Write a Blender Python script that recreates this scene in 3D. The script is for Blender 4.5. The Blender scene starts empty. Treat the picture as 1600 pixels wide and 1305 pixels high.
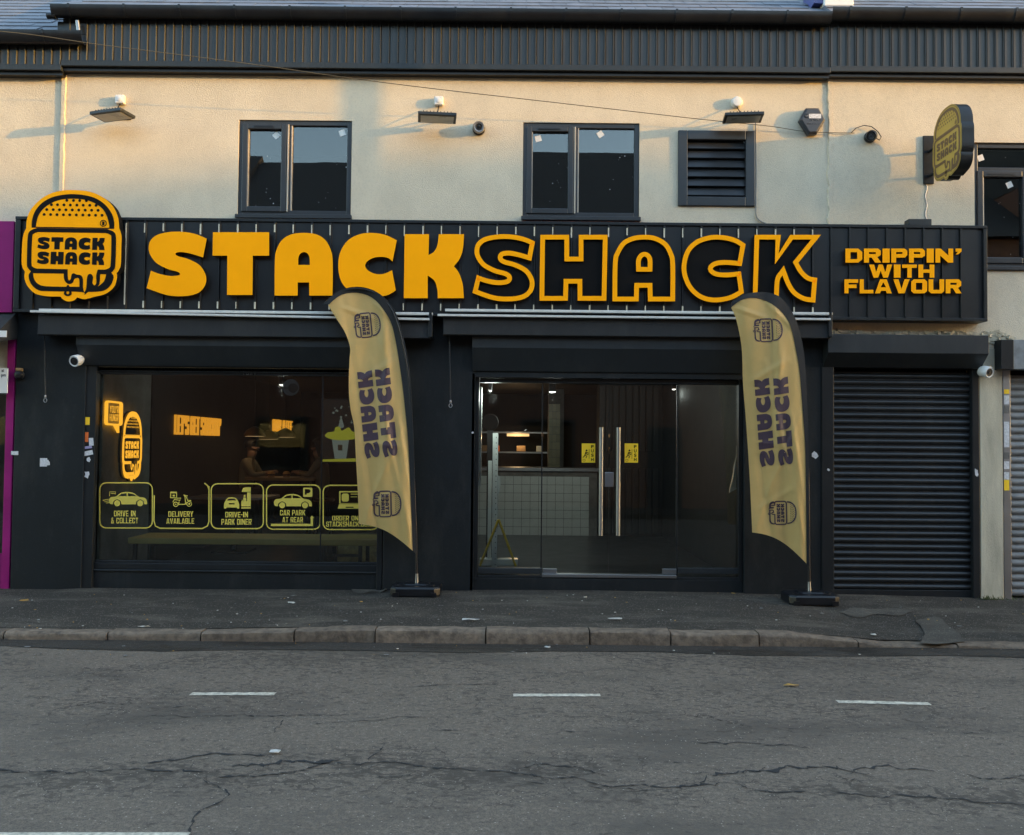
import bpy, bmesh, math, random
from mathutils import Vector, Matrix
from mathutils.geometry import tessellate_polygon
random.seed(7)
R = math.radians
SC = bpy.context.scene
COL = SC.collection

# ------------------------------------------------------------------ camera
FPX, CX, CY = 1400.0, 800.0, 652.5          # focal length in photo pixels, image centre
CAM = Vector((0.0, -10.0, 1.6))
TH, RO = R(1.8), R(0.55)
_f = Vector((0, math.cos(TH), math.sin(TH)))
_u0 = Vector((0, -math.sin(TH), math.cos(TH)))
_r = Vector((1, 0, 0)) * math.cos(RO) + _u0 * math.sin(RO)
_u = _u0 * math.cos(RO) - Vector((1, 0, 0)) * math.sin(RO)
cd = bpy.data.cameras.new('camera'); cam = bpy.data.objects.new('camera', cd); COL.objects.link(cam)
cd.sensor_fit = 'HORIZONTAL'; cd.sensor_width = 36.0; cd.lens = 36.0 * FPX / 1600.0
cd.clip_start = 0.05; cd.clip_end = 2000
m = Matrix((_r, _u, -_f)).transposed().to_4x4(); m.translation = CAM
cam.matrix_world = m
SC.camera = cam

# ------------------------------------------------------------------ sky, sun, exposure
SUN_TO = Vector((3.5, -1.0, 0.43)).normalized()
elev = math.asin(SUN_TO.z); azim = math.atan2(SUN_TO.x, SUN_TO.y)
wd = bpy.data.worlds.new('World'); SC.world = wd; wd.use_nodes = True
wn = wd.node_tree; bg = wn.nodes['Background']
sky = wn.nodes.new('ShaderNodeTexSky'); sky.sky_type = 'NISHITA'; sky.sun_disc = False
sky.sun_elevation = elev; sky.sun_rotation = azim; sky.altitude = 100
sky.air_density = 1.0; sky.dust_density = 0.65; sky.ozone_density = 1.0
wn.links.new(sky.outputs[0], bg.inputs[0]); bg.inputs[1].default_value = 0.15
sl = bpy.data.lights.new('sun', 'SUN'); sl.energy = 0.80; sl.angle = R(0.53); sl.color = (1.0, 0.50, 0.05)
so = bpy.data.objects.new('sun', sl); COL.objects.link(so); so.location = (30, -20, 20)
so.rotation_euler = (-SUN_TO).to_track_quat('-Z', 'Y').to_euler()
SC.view_settings.view_transform = 'Standard'; SC.view_settings.look = 'None'
SC.view_settings.gamma = 1; SC.view_settings.use_curve_mapping = False
SC.view_settings.exposure = 2.95
SC.render.engine = 'CYCLES'
SC.cycles.use_denoising = True
try: SC.cycles.denoiser = 'OPENIMAGEDENOISE'
except Exception: pass
SC.cycles.max_bounces = 6; SC.cycles.diffuse_bounces = 3; SC.cycles.glossy_bounces = 3; SC.cycles.transparent_max_bounces = 16; SC.cycles.sample_clamp_indirect = 4.0
SC.cycles.caustics_reflective = False; SC.cycles.caustics_refractive = False

# ------------------------------------------------------------------ measuring helpers
def ray(px, py): return _f + _r * ((px - CX) / FPX) + _u * ((CY - py) / FPX)
def W(px, py, Y=0.0):
    d = ray(px, py); return CAM + d * ((Y - CAM.y) / d.y)
def G(px, py, z=0.0):
    d = ray(px, py); return CAM + d * ((z - CAM.z) / d.z)
def rect(px0, py0, px1, py1, Y):
    xm, ym = (px0 + px1) / 2, (py0 + py1) / 2
    return W(px0, ym, Y).x, W(px1, ym, Y).x, W(xm, py1, Y).z, W(xm, py0, Y).z   # x0,x1,z0,z1

# ------------------------------------------------------------------ object helpers
def link(o): COL.objects.link(o); return o
def tag(o, label=None, cat=None, group=None, kind=None):
    if label: o['label'] = label
    if cat: o['category'] = cat
    if group: o['group'] = group
    if kind: o['kind'] = kind
    return o
def thing(name, loc, label, cat, group=None):
    o = link(bpy.data.objects.new(name, None)); o.location = loc; o.empty_display_size = 0.1
    return tag(o, label, cat, group)
def setparent(o, p):
    if p is None: return
    o.parent = p
    if p.type == 'EMPTY': o.matrix_parent_inverse = Matrix.Translation(-Vector(p.location))
class MB:
    def __init__(s): s.v = []; s.f = []; s.m = []
    def add(s, vs, fs, mi=0):
        b = len(s.v); s.v += [tuple(v) for v in vs]; s.f += [tuple(b + i for i in f) for f in fs]; s.m += [mi] * len(fs); return s
    def box(s, x0, x1, y0, y1, z0, z1, mi=0):
        vs = [(x, y, z) for z in (z0, z1) for y in (y0, y1) for x in (x0, x1)]
        return s.add(vs, [(0, 2, 3, 1), (4, 5, 7, 6), (0, 1, 5, 4), (2, 6, 7, 3), (0, 4, 6, 2), (1, 3, 7, 5)], mi)
    def pbox(s, px0, py0, px1, py1, yf, yb, mi=0):
        x0, x1, z0, z1 = rect(px0, py0, px1, py1, yf); return s.box(x0, x1, yf, yb, z0, z1, mi)
    def obox(s, c, ax, ay, az, mi=0):          # oriented box: centre and three half-axis vectors
        c = Vector(c); vs = [c + ax * i + ay * j + az * k for k in (-1, 1) for j in (-1, 1) for i in (-1, 1)]
        return s.add(vs, [(0, 2, 3, 1), (4, 5, 7, 6), (0, 1, 5, 4), (2, 6, 7, 3), (0, 4, 6, 2), (1, 3, 7, 5)], mi)
    def tube(s, pts, r, n=10, mi=0, caps=True):
        pts = [Vector(p) for p in pts]; N = len(pts)
        rs = r if isinstance(r, (list, tuple)) else [r] * N
        up = None; vs = []; fs = []
        for i, p in enumerate(pts):
            t = (pts[min(i + 1, N - 1)] - pts[max(i - 1, 0)]).normalized()
            if up is None:
                up = Vector((0, 0, 1)) if abs(t.z) < .9 else Vector((1, 0, 0))
            a = t.cross(up).normalized(); b = a.cross(t).normalized(); up = b
            for k in range(n):
                q = 2 * math.pi * k / n; vs.append(p + (a * math.cos(q) + b * math.sin(q)) * rs[i])
        for i in range(N - 1):
            for k in range(n):
                k2 = (k + 1) % n; fs.append((i * n + k, i * n + k2, (i + 1) * n + k2, (i + 1) * n + k))
        if caps: fs.append(tuple(range(n))[::-1]); fs.append(tuple((N - 1) * n + k for k in range(n)))
        return s.add(vs, fs, mi)
    def lathe(s, c, axis, prof, n=20, mi=0):   # prof: (radius, along)
        axis = Vector(axis).normalized(); a = axis.orthogonal().normalized(); b = axis.cross(a)
        vs = []; fs = []
        for (r, h) in prof:
            for k in range(n):
                q = 2 * math.pi * k / n; vs.append(Vector(c) + axis * h + (a * math.cos(q) + b * math.sin(q)) * r)
        for i in range(len(prof) - 1):
            for k in range(n):
                k2 = (k + 1) % n; fs.append((i * n + k, i * n + k2, (i + 1) * n + k2, (i + 1) * n + k))
        fs.append(tuple(range(n))[::-1]); fs.append(tuple((len(prof) - 1) * n + k for k in range(n)))
        return s.add(vs, fs, mi)
    def extr_x(s, prof, x0, x1, mi=0):          # prof: closed (y,z) loop
        n = len(prof); vs = [(x0, y, z) for y, z in prof] + [(x1, y, z) for y, z in prof]
        fs = [(i, (i + 1) % n, n + (i + 1) % n, n + i) for i in range(n)] + [tuple(range(n))[::-1], tuple(range(n, 2 * n))]
        return s.add(vs, fs, mi)
    def flat(s, polys, mapf, depth=False, mi=0, side=None, back=False):
        for loops in polys:
            vl = [[Vector((p[0], p[1], 0)) for p in lp] for lp in loops]
            tris = tessellate_polygon(vl); pts = [p for lp in vl for p in lp]
            fr = [mapf(p.x, p.y, 0.0) for p in pts]; s.add(fr, tris, mi)
            if depth:
                bk = [mapf(p.x, p.y, 1.0) for p in pts]; o = 0
                for lp in vl:
                    n = len(lp)
                    s.add([fr[o + i] for i in range(n)] + [bk[o + i] for i in range(n)],
                          [(i, (i + 1) % n, n + (i + 1) % n, n + i) for i in range(n)], mi if side is None else side)
                    o += n
                if back: s.add(bk, tris, mi if side is None else side)
        return s
    def band(s, la, lb, mapf, mi=0, side=None):   # flat band between two loops of equal length, with depth
        n = len(la)
        for w, in ((0.0,),):
            s.add([mapf(x, y, 0.0) for x, y in la] + [mapf(x, y, 0.0) for x, y in lb], [(i, (i + 1) % n, n + (i + 1) % n, n + i) for i in range(n)], mi)
        for l in (la, lb):
            s.add([mapf(x, y, 0.0) for x, y in l] + [mapf(x, y, 1.0) for x, y in l], [(i, (i + 1) % n, n + (i + 1) % n, n + i) for i in range(n)], mi if side is None else side)
        return s
    def raw(s, vf, mapf, mi=0):
        v, f = vf; return s.add([mapf(*p) for p in v], f, mi)
    def mesh(s, name, mats, smooth=False, bevel=0.0, cuts=None, weld=False):
        me = bpy.data.meshes.new(name); me.from_pydata([tuple(v) for v in s.v], [], s.f)
        for mt in (mats if isinstance(mats, (list, tuple)) else [mats]): me.materials.append(mt)
        me.polygons.foreach_set('material_index', s.m)
        bm = bmesh.new(); bm.from_mesh(me)
        if weld: bmesh.ops.remove_doubles(bm, verts=bm.verts, dist=1e-5)
        if cuts:
            for co, no in cuts:
                bmesh.ops.bisect_plane(bm, geom=bm.verts[:] + bm.edges[:] + bm.faces[:], plane_co=co, plane_no=no)
        bmesh.ops.recalc_face_normals(bm, faces=bm.faces)
        if bevel: bmesh.ops.bevel(bm, geom=[e for e in bm.edges if e.is_manifold and e.calc_face_angle(0) > .5], offset=bevel, segments=2, profile=.5, affect='EDGES', clamp_overlap=True)
        bm.to_mesh(me); bm.free()
        if smooth:
            me.shade_smooth()
            try: me.set_sharp_from_angle(angle=R(40))
            except Exception: pass
        return me
    def build(s, name, mats, parent=None, **k):
        o = link(bpy.data.objects.new(name, s.mesh(name, mats, **k))); setparent(o, parent); return o
def inst(me, name, loc, parent=None):
    o = link(bpy.data.objects.new(name, me)); o.location = loc; setparent(o, parent); return o

# ------------------------------------------------------------------ 2D shape helpers
def contour(pts, sub=5):
    P = [(p[0], p[1]) for p in pts]; C = [i for i, p in enumerate(pts) if len(p) > 2]; n = len(P)
    def cr(a, b, c, d, t):
        return tuple(.5 * ((2 * b[k]) + (-a[k] + c[k]) * t + (2 * a[k] - 5 * b[k] + 4 * c[k] - d[k]) * t * t + (-a[k] + 3 * b[k] - 3 * c[k] + d[k]) * t ** 3) for k in (0, 1))
    out = []
    if not C:
        for i in range(n):
            for t in range(sub): out.append(cr(P[i - 1], P[i], P[(i + 1) % n], P[(i + 2) % n], t / sub))
        return out
    for ci, a in enumerate(C):
        b = C[(ci + 1) % len(C)]; seg = [a]; i = a
        while True:
            i = (i + 1) % n; seg.append(i)
            if i == b: break
        q = [P[i] for i in seg]
        if len(q) == 2: out.append(q[0]); continue
        q = [q[0]] + q + [q[-1]]
        for i in range(1, len(q) - 2):
            for t in range(sub): out.append(cr(q[i - 1], q[i], q[i + 1], q[i + 2], t / sub))
    return out
def area(l): return .5 * sum(l[i - 1][0] * l[i][1] - l[i][0] * l[i - 1][1] for i in range(len(l)))
def tidy(l):
    if area(l) < 0: l = l[::-1]
    return [p for i, p in enumerate(l) if math.hypot(p[0] - l[i - 1][0], p[1] - l[i - 1][1]) > 1e-6]
def inset(l, d):
    if area(l) < 0: l = l[::-1]
    l = [p for i, p in enumerate(l) if math.hypot(p[0] - l[i - 1][0], p[1] - l[i - 1][1]) > 1e-6]
    n = len(l); out = []
    for i in range(n):
        a, b, c = l[i - 1], l[i], l[(i + 1) % n]
        e1 = Vector((b[0] - a[0], b[1] - a[1])).normalized(); e2 = Vector((c[0] - b[0], c[1] - b[1])).normalized()
        n1 = Vector((-e1.y, e1.x)); n2 = Vector((-e2.y, e2.x)); mm = n1 + n2
        if mm.length < 1e-4: mm = n1
        mm.normalize(); k = d / max(.42, mm.dot(n1)); out.append((b[0] + mm.x * k, b[1] + mm.y * k))
    return out
def rr(x0, y0, x1, y1, r, k=5):
    o = []
    for cx, cy, a in ((x1 - r, y1 - r, 0), (x0 + r, y1 - r, 90), (x0 + r, y0 + r, 180), (x1 - r, y0 + r, 270)):
        for i in range(k + 1): q = R(a + 90 * i / k); o.append((cx + r * math.cos(q), cy + r * math.sin(q)))
    return o
def circ(cx, cy, r, n=14): return [(cx + r * math.cos(2 * math.pi * i / n), cy + r * math.sin(2 * math.pi * i / n)) for i in range(n)]
def ring(l, w): return [l, inset(l, w)]
def stroke(pts, w):
    L = []; Rr = []; n = len(pts)
    for i in range(n):
        a = Vector(pts[max(i - 1, 0)]); b = Vector(pts[min(i + 1, n - 1)]); t = (b - a).normalized(); nn = Vector((-t.y, t.x)) * w / 2
        p = Vector(pts[i]); L.append(tuple(p + nn)); Rr.append(tuple(p - nn))
    return [L + Rr[::-1]]
def resample(pts, n):
    P = []
    q = [pts[0]] + list(pts) + [pts[-1]]
    for i in range(1, len(q) - 2):
        for t in range(8):
            t = t / 8; a, b, c, d = q[i - 1:i + 3]
            P.append(tuple(.5 * ((2 * b[k]) + (-a[k] + c[k]) * t + (2 * a[k] - 5 * b[k] + 4 * c[k] - d[k]) * t * t + (-a[k] + 3 * b[k] - 3 * c[k] + d[k]) * t ** 3) for k in (0, 1)))
    P.append(pts[-1]); L = [0]
    for i in range(1, len(P)): L.append(L[-1] + math.dist(P[i], P[i - 1]))
    out = []; j = 0
    for i in range(n):
        s = L[-1] * i / (n - 1)
        while j < len(P) - 2 and L[j + 1] < s: j += 1
        t = (s - L[j]) / max(1e-9, L[j + 1] - L[j]); out.append((P[j][0] + (P[j + 1][0] - P[j][0]) * t, P[j][1] + (P[j + 1][1] - P[j][1]) * t))
    return out
_tc = {}
def text2d(s, bold=0.02, spacing=1.0):
    """text outline as ([(u,v,w)], faces), scaled to the unit box, w 0 front / 1 back"""
    key = (s, bold, spacing)
    if key in _tc: return _tc[key]
    c = bpy.data.curves.new('lettering', 'FONT'); c.body = s; c.offset = bold; c.extrude = .05; c.resolution_u = 3; c.space_character = spacing
    o = bpy.data.objects.new('lettering', c); link(o); bpy.context.view_layer.update()
    me = bpy.data.meshes.new_from_object(o.evaluated_get(bpy.context.evaluated_depsgraph_get()))
    v = [tuple(x.co) for x in me.vertices]; f = [tuple(p.vertices) for p in me.polygons]
    bpy.data.objects.remove(o); bpy.data.curves.remove(c); bpy.data.meshes.remove(me)
    x0 = min(p[0] for p in v); x1 = max(p[0] for p in v); y0 = min(p[1] for p in v); y1 = max(p[1] for p in v)
    v = [((p[0] - x0) / (x1 - x0), (p[1] - y0) / (y1 - y0), (0.05 - p[2]) / .1) for p in v]
    _tc[key] = (v, f); return _tc[key]
def text_px(mb, s, px0, py0, px1, py1, mapf, bold=.02, mi=0, spacing=1.0):
    """mapf(px,py,w)"""
    mb.raw(text2d(s, bold, spacing), lambda u, v, w: mapf(px0 + u * (px1 - px0), py1 + v * (py0 - py1), w), mi)

# chunky sign letters, traced as curves; last flag = corner. (photo zoom units, y down)
c1 = 1
GL = {
 'S': [[(1228,352,1),(1206,463,1),(1140,443),(1085,432),(1048,434),(1042,446),(1062,458),(1115,472),(1180,505),(1215,550),(1225,595),(1212,640),(1170,676),(1095,692),(990,686),(867,645,1),(893,542,1),(950,562),(1010,573),(1055,570),(1068,560),(1050,547),(990,530),(925,495),(888,445),(880,400),(893,360),(935,328),(1010,312),(1090,312),(1165,326)]],
 'T': [[(1267,318,1),(1604,318,1),(1604,457,1),(1506,457,1),(1504,690,1),(1351,690,1),(1353,457,1),(1264,457,1)]],
 'A': [[(110,540,1),(112,330),(122,268),(155,210),(210,177),(285,168),(360,177),(412,210),(445,268),(457,340),(456,540,1),(317,540,1),(317,462,1),(248,462,1),(248,540,1)],[(252,358,1),(252,318),(263,292),(286,282),(308,292),(319,318),(320,358,1)]],
 'C': [[(838,214,1),(812,340,1),(790,320),(755,312),(705,316),(665,336),(650,362),(665,390),(710,412),(760,412),(810,390,1),(832,510,1),(780,538),(700,548),(620,540),(550,508),(505,450),(490,365),(502,285),(545,217),(612,180),(690,170),(770,182)]],
 'K': [[(885,178,1),(1030,178,1),(1027,300,1),(1060,280),(1080,240),(1088,178,1),(1238,178,1),(1232,260),(1213,320),(1178,366,1),(1208,405),(1230,470),(1237,552,1),(1082,552,1),(1079,500),(1062,450),(1022,420,1),(1022,552,1),(880,552,1)]],
 'H': [[(170,178,1),(340,178,1),(340,308,1),(397,308,1),(397,178,1),(568,178,1),(560,570,1),(390,570,1),(390,468,1),(335,468,1),(332,570,1),(165,570,1)]],
 'A2': [[(597,575,1),(600,345),(615,280),(655,218),(715,187),(785,178),(855,187),(920,225),(955,285),(968,350),(968,575,1),(808,575,1),(806,493,1),(754,493,1),(752,575,1)],[(765,370,1),(765,335),(774,315),(787,308),(800,315),(806,335),(806,370,1)]],
 'C2': [[(1390,235,1),(1366,366,1),(1285,358),(1222,362),(1195,381),(1222,400),(1285,404),(1362,396,1),(1380,525,1),(1300,566),(1200,580),(1115,558),(1050,500),(1015,420),(1012,345),(1037,268),(1092,213),(1170,185),(1250,182),(1330,200)]],
 'K2': [[(-12,180,1),(150,180,1),(136,292,1),(208,180,1),(398,180,1),(258,345,1),(285,390),(325,425),(374,435,1),(362,582,1),(290,572),(225,535),(185,480),(160,420,1),(142,455),(136,575,1),(-24,575,1)]],
}
GL = {k: [contour(l) for l in v] for k, v in GL.items()}
def gbox(g):
    xs = [p[0] for p in g[0]]; ys = [p[1] for p in g[0]]; return min(xs), min(ys), max(xs), max(ys)
def gfit(g, x0, y0, x1, y1):
    a, b, c, d = gbox(g)
    return [[(x0 + (p[0] - a) / (c - a) * (x1 - x0), y0 + (p[1] - b) / (d - b) * (y1 - y0)) for p in l] for l in g]
def word(w, x0, y0, x1, y1, gap=.07):
    gs = [GL[c] for c in w]; ws = [(gbox(g)[2] - gbox(g)[0]) / (gbox(g)[3] - gbox(g)[1]) for g in gs]
    tot = sum(ws) + gap * (len(w) - 1); k = (x1 - x0) / tot; x = x0; out = []
    for g, wd_ in zip(gs, ws): out.append(gfit(g, x, y0, x + wd_ * k, y1)); x += (wd_ + gap) * k
    return out
def block_font(t=.30, h=.16, c=.12):
    q = 1 - t; k = 1 - h; m = .5
    F = {'I': (.42, [[(0,0),(1,0),(1,1),(0,1)]]), 'L': (.88, [[(0,0),(1,0),(1,h),(t,h),(t,1),(0,1)]]),
     'E': (.9, [[(0,0),(1,0),(1,h),(t,h),(t,m-h/2),(.88,m-h/2),(.88,m+h/2),(t,m+h/2),(t,k),(1,k),(1,1),(0,1)]]), 'F': (.88, [[(0,0),(t,0),(t,m-h/2),(.88,m-h/2),(.88,m+h/2),(t,m+h/2),(t,k),(1,k),(1,1),(0,1)]]),
     'T': (.92, [[(0,1),(0,k),(m-t/2,k),(m-t/2,0),(m+t/2,0),(m+t/2,k),(1,k),(1,1)]]), 'H': (1, [[(0,0),(t,0),(t,m-h/2),(q,m-h/2),(q,0),(1,0),(1,1),(q,1),(q,m+h/2),(t,m+h/2),(t,1),(0,1)]]),
     'N': (1.05, [[(0,0),(t*.9,0),(t*.9,.5),(1-t,0),(1,0),(1,1),(1-t*.9,1),(1-t*.9,.5),(t,1),(0,1)]]), 'V': (1.05, [[(0,1),(t*1.05,1),(.5,.32),(1-t*1.05,1),(1,1),(.5+t*.6,0),(.5-t*.6,0)]]),
     'A': (1.08, [[(0,0),(t,0),(t+.05,.18),(q-.05,.18),(q,0),(1,0),(.5+t*.65,1),(.5-t*.65,1)],[(.5-.16,.18+h),(.5+.16,.18+h),(.5,.8)]]), 'Y': (1.02, [[(0,1),(t*1.1,1),(.5,.64),(1-t*1.1,1),(1,1),(m+t/2,.42),(m+t/2,0),(m-t/2,0),(m-t/2,.42)]]),
     'K': (1.05, [[(0,0),(t,0),(t,.32),(.42,.44),(.66,0),(1.02,0),(.66,.58),(1,1),(.64,1),(t,.56),(t,1),(0,1)]]), 'C': (.97, [[(c,0),(1-c,0),(1,c),(1,.37),(q,.37),(q,h),(t,h),(t,k),(q,k),(q,.63),(1,.63),(1,1-c),(1-c,1),(c,1),(0,1-c),(0,c)]]),
     'G': (1, [[(c,0),(1-c,0),(1,c),(1,.54),(.5,.54),(.5,.54-h),(q,.54-h),(q,h),(t,h),(t,k),(q,k),(q,.68),(1,.68),(1,1-c),(1-c,1),(c,1),(0,1-c),(0,c)]]), 'O': (1.02, [[(c,0),(1-c,0),(1,c),(1,1-c),(1-c,1),(c,1),(0,1-c),(0,c)],[(t,h),(q,h),(q,k),(t,k)]]),
     'U': (1, [[(0,1),(0,c),(c,0),(1-c,0),(1,c),(1,1),(q,1),(q,h),(t,h),(t,1)]]), 'D': (1, [[(0,0),(1-c*1.5,0),(1,c*1.5),(1,1-c*1.5),(1-c*1.5,1),(0,1)],[(t,h),(q,h),(q,k),(t,k)]]),
     'P': (.95, [[(0,0),(t,0),(t,.36),(1-c,.36),(1,.36+c),(1,1-c),(1-c,1),(0,1)],[(t,.36+h),(q,.36+h),(q,k),(t,k)]]), 'R': (1, [[(0,0),(t,0),(t,.36),(.46,.36),(.66,0),(1.02,0),(.8,.38),(1,.36+c+.03),(1,1-c),(1-c,1),(0,1)],[(t,.36+h),(q,.36+h),(q,k),(t,k)]]),
     'B': (1, [[(0,0),(1-c,0),(1,c),(1,.46),(.92,.52),(1,.58),(1,1-c),(1-c,1),(0,1)],[(t,h),(q,h),(q,m-h/2.4),(t,m-h/2.4)],[(t,m+h/2.4),(q,m+h/2.4),(q,k),(t,k)]]),
     'S': (.97, [[(c,0),(1-c,0),(1,c),(1,.46),(1-c,m+h/2),(t,m+h/2),(t,k),(q,k),(q,.7),(1,.7),(1,1-c),(1-c,1),(c,1),(0,1-c),(0,.54),(c,m-h/2),(q,m-h/2),(q,h),(t,h),(t,.3),(0,.3),(0,c)]]),
     'W': (1.45, [[(0,1),(t*.72,1),(.3,.42),(.5-t*.28,1),(.5+t*.28,1),(.7,.42),(1-t*.72,1),(1,1),(.7+t*.36,0),(.7-t*.3,0),(.5,.52),(.3+t*.3,0),(.3-t*.36,0)]]),
     '&': (1, [[(.1,0),(.58,0),(.7,.1),(.78,0),(1.05,0),(.88,.28),(1,.5),(.76,.5),(.7,.42),(.5,.6),(.72,.75),(.72,.9),(.6,1),(.25,1),(.1,.88),(.1,.7),(.25,.55),(0,.35),(0,.12)],[(.32,.2),(.5,.2),(.55,.26),(.38,.4),(.28,.32)],[(.33,.76),(.5,.76),(.5,.86),(.33,.86)]]),
     '-': (.55, [[(0,.4),(1,.4),(1,.4+h),(0,.4+h)]]), '.': (.35, [[(0,0),(.9,0),(.9,h*1.1),(0,h*1.1)]]), '\u2019': (.4, [[(.1,1),(1,1),(1,.8),(.5,.58),(.15,.58),(.45,.78),(.1,.78)]]), ' ': (.5, [])}
    return F
FONT = block_font(); FONTX = block_font(.30, .25, .16); FONTN = block_font(.24, .12, .10)
def block_text(s, x0, y0, x1, y1, F=None, gap=.14):
    """list of polygons (px, y down) filling the box"""
    F = F or FONT; tot = sum(F[ch][0] for ch in s) + gap * (len(s) - 1); k = (x1 - x0) / tot; x = x0; out = []
    for ch in s:
        w, lp = F[ch]
        if lp: out.append([[(x + p[0] * w * k, y1 - p[1] * (y1 - y0)) for p in l] for l in lp])
        x += (w + gap) * k
    return out
# burger emblem, in units of its own height (u right, v up), centre 0
def _e(l): return [((x - 427) / 680, (402 - y) / 680) for x, y in l]
def emblem_parts():
    bo = contour([(182,296,1),(183,250),(200,195),(245,140),(320,102),(430,87),(540,102),(612,140),(660,195),(680,250),(682,296,1)])
    bi = contour([(207,290,1),(210,262),(225,212),(265,165),(335,127),(430,115),(525,127),(597,165),(632,212),(649,262),(653,290,1)])
    out = contour([(215,297.5,1),(640,297.5,1),(680,315),(695,355),(695,515),(686,547),(672,562,1),(687,590),(670,640),(632,672),(575,681),(535,683),(515,699),(494,683),(300,681),(235,676),(190,640),(173,590),(186,562,1),(166,540),(160,510),(160,355),(175,315)])
    h1 = contour([(222,322,1),(632,322,1),(658,332),(667,357),(667,508),(658,535),(632,545,1),(590,546,1),(582,580),(583,628),(571,641),(560,626),(562,592),(550,573),(533,578),(526,605),(524,655),(513,683),(504,655),(502,605),(488,582),(465,578),(445,570),(433,578),(429,602),(420,614),(411,602),(407,546,1),(222,545,1),(196,535),(187,508),(187,357),(196,332)])
    h2 = contour([(199,573,1),(385,573,1),(388,605),(400,627),(421,636),(442,626),(452,603),(478,602),(482,652,1),(290,652),(235,640),(207,610)])
    h3 = contour([(605,573,1),(642,573,1),(632,612),(606,640),(590,648,1),(603,630)])
    dr = contour([(413,640),(436,688),(430,704),(413,710),(396,704),(390,688)])
    di = contour([(413,668),(422,690),(413,698),(404,690)])
    polys = [[_e(bo), _e(bi)], [_e(out), _e(h1), _e(h2), _e(h3)], [_e(dr), _e(di)]]
    seeds = []
    for y, xs in ((126,(390,430,468,508)),(154,(297,334,373,412,452,490,530,568)),(184,(270,309,347,386,425,464,503,542,581)),(214,(255,294,333,372,410,450,490,528,567,606))):
        for x in xs: seeds.append([_e(circ(x, y, 9, 8))])
    reg = [[_e(circ(615,263,21)), _e(circ(615,263,16))], [_e([(608,252),(622,252),(622,275),(608,275)])]]
    txt = []
    for wv, y0, y1 in (('STACK',352,426),('SHACK',441,517)):
        for g in word(wv, 220, y0, 627, y1, .13): txt.append([_e(l) for l in g])
    return polys, seeds, reg, txt
EMB = emblem_parts()
EMB_ALL = EMB[0] + EMB[1] + EMB[2] + EMB[3]
EMB_OUT = _e(contour([(430,62),(525,70),(605,102),(668,155),(703,225),(712,292,1),(727,335),(728,400),(728,510),(716,548),(704,565,1),(706,600),(690,650),(640,692),(570,712),(535,722),(505,726),(470,716,1),(450,735),(415,742),(385,730),(368,712,1),(290,712),(215,696),(165,648),(147,600),(149,565,1),(134,540),(127,500),(127,390),(134,335),(148,300,1),(150,250),(170,190),(222,128),(292,84),(360,66)]))

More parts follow.
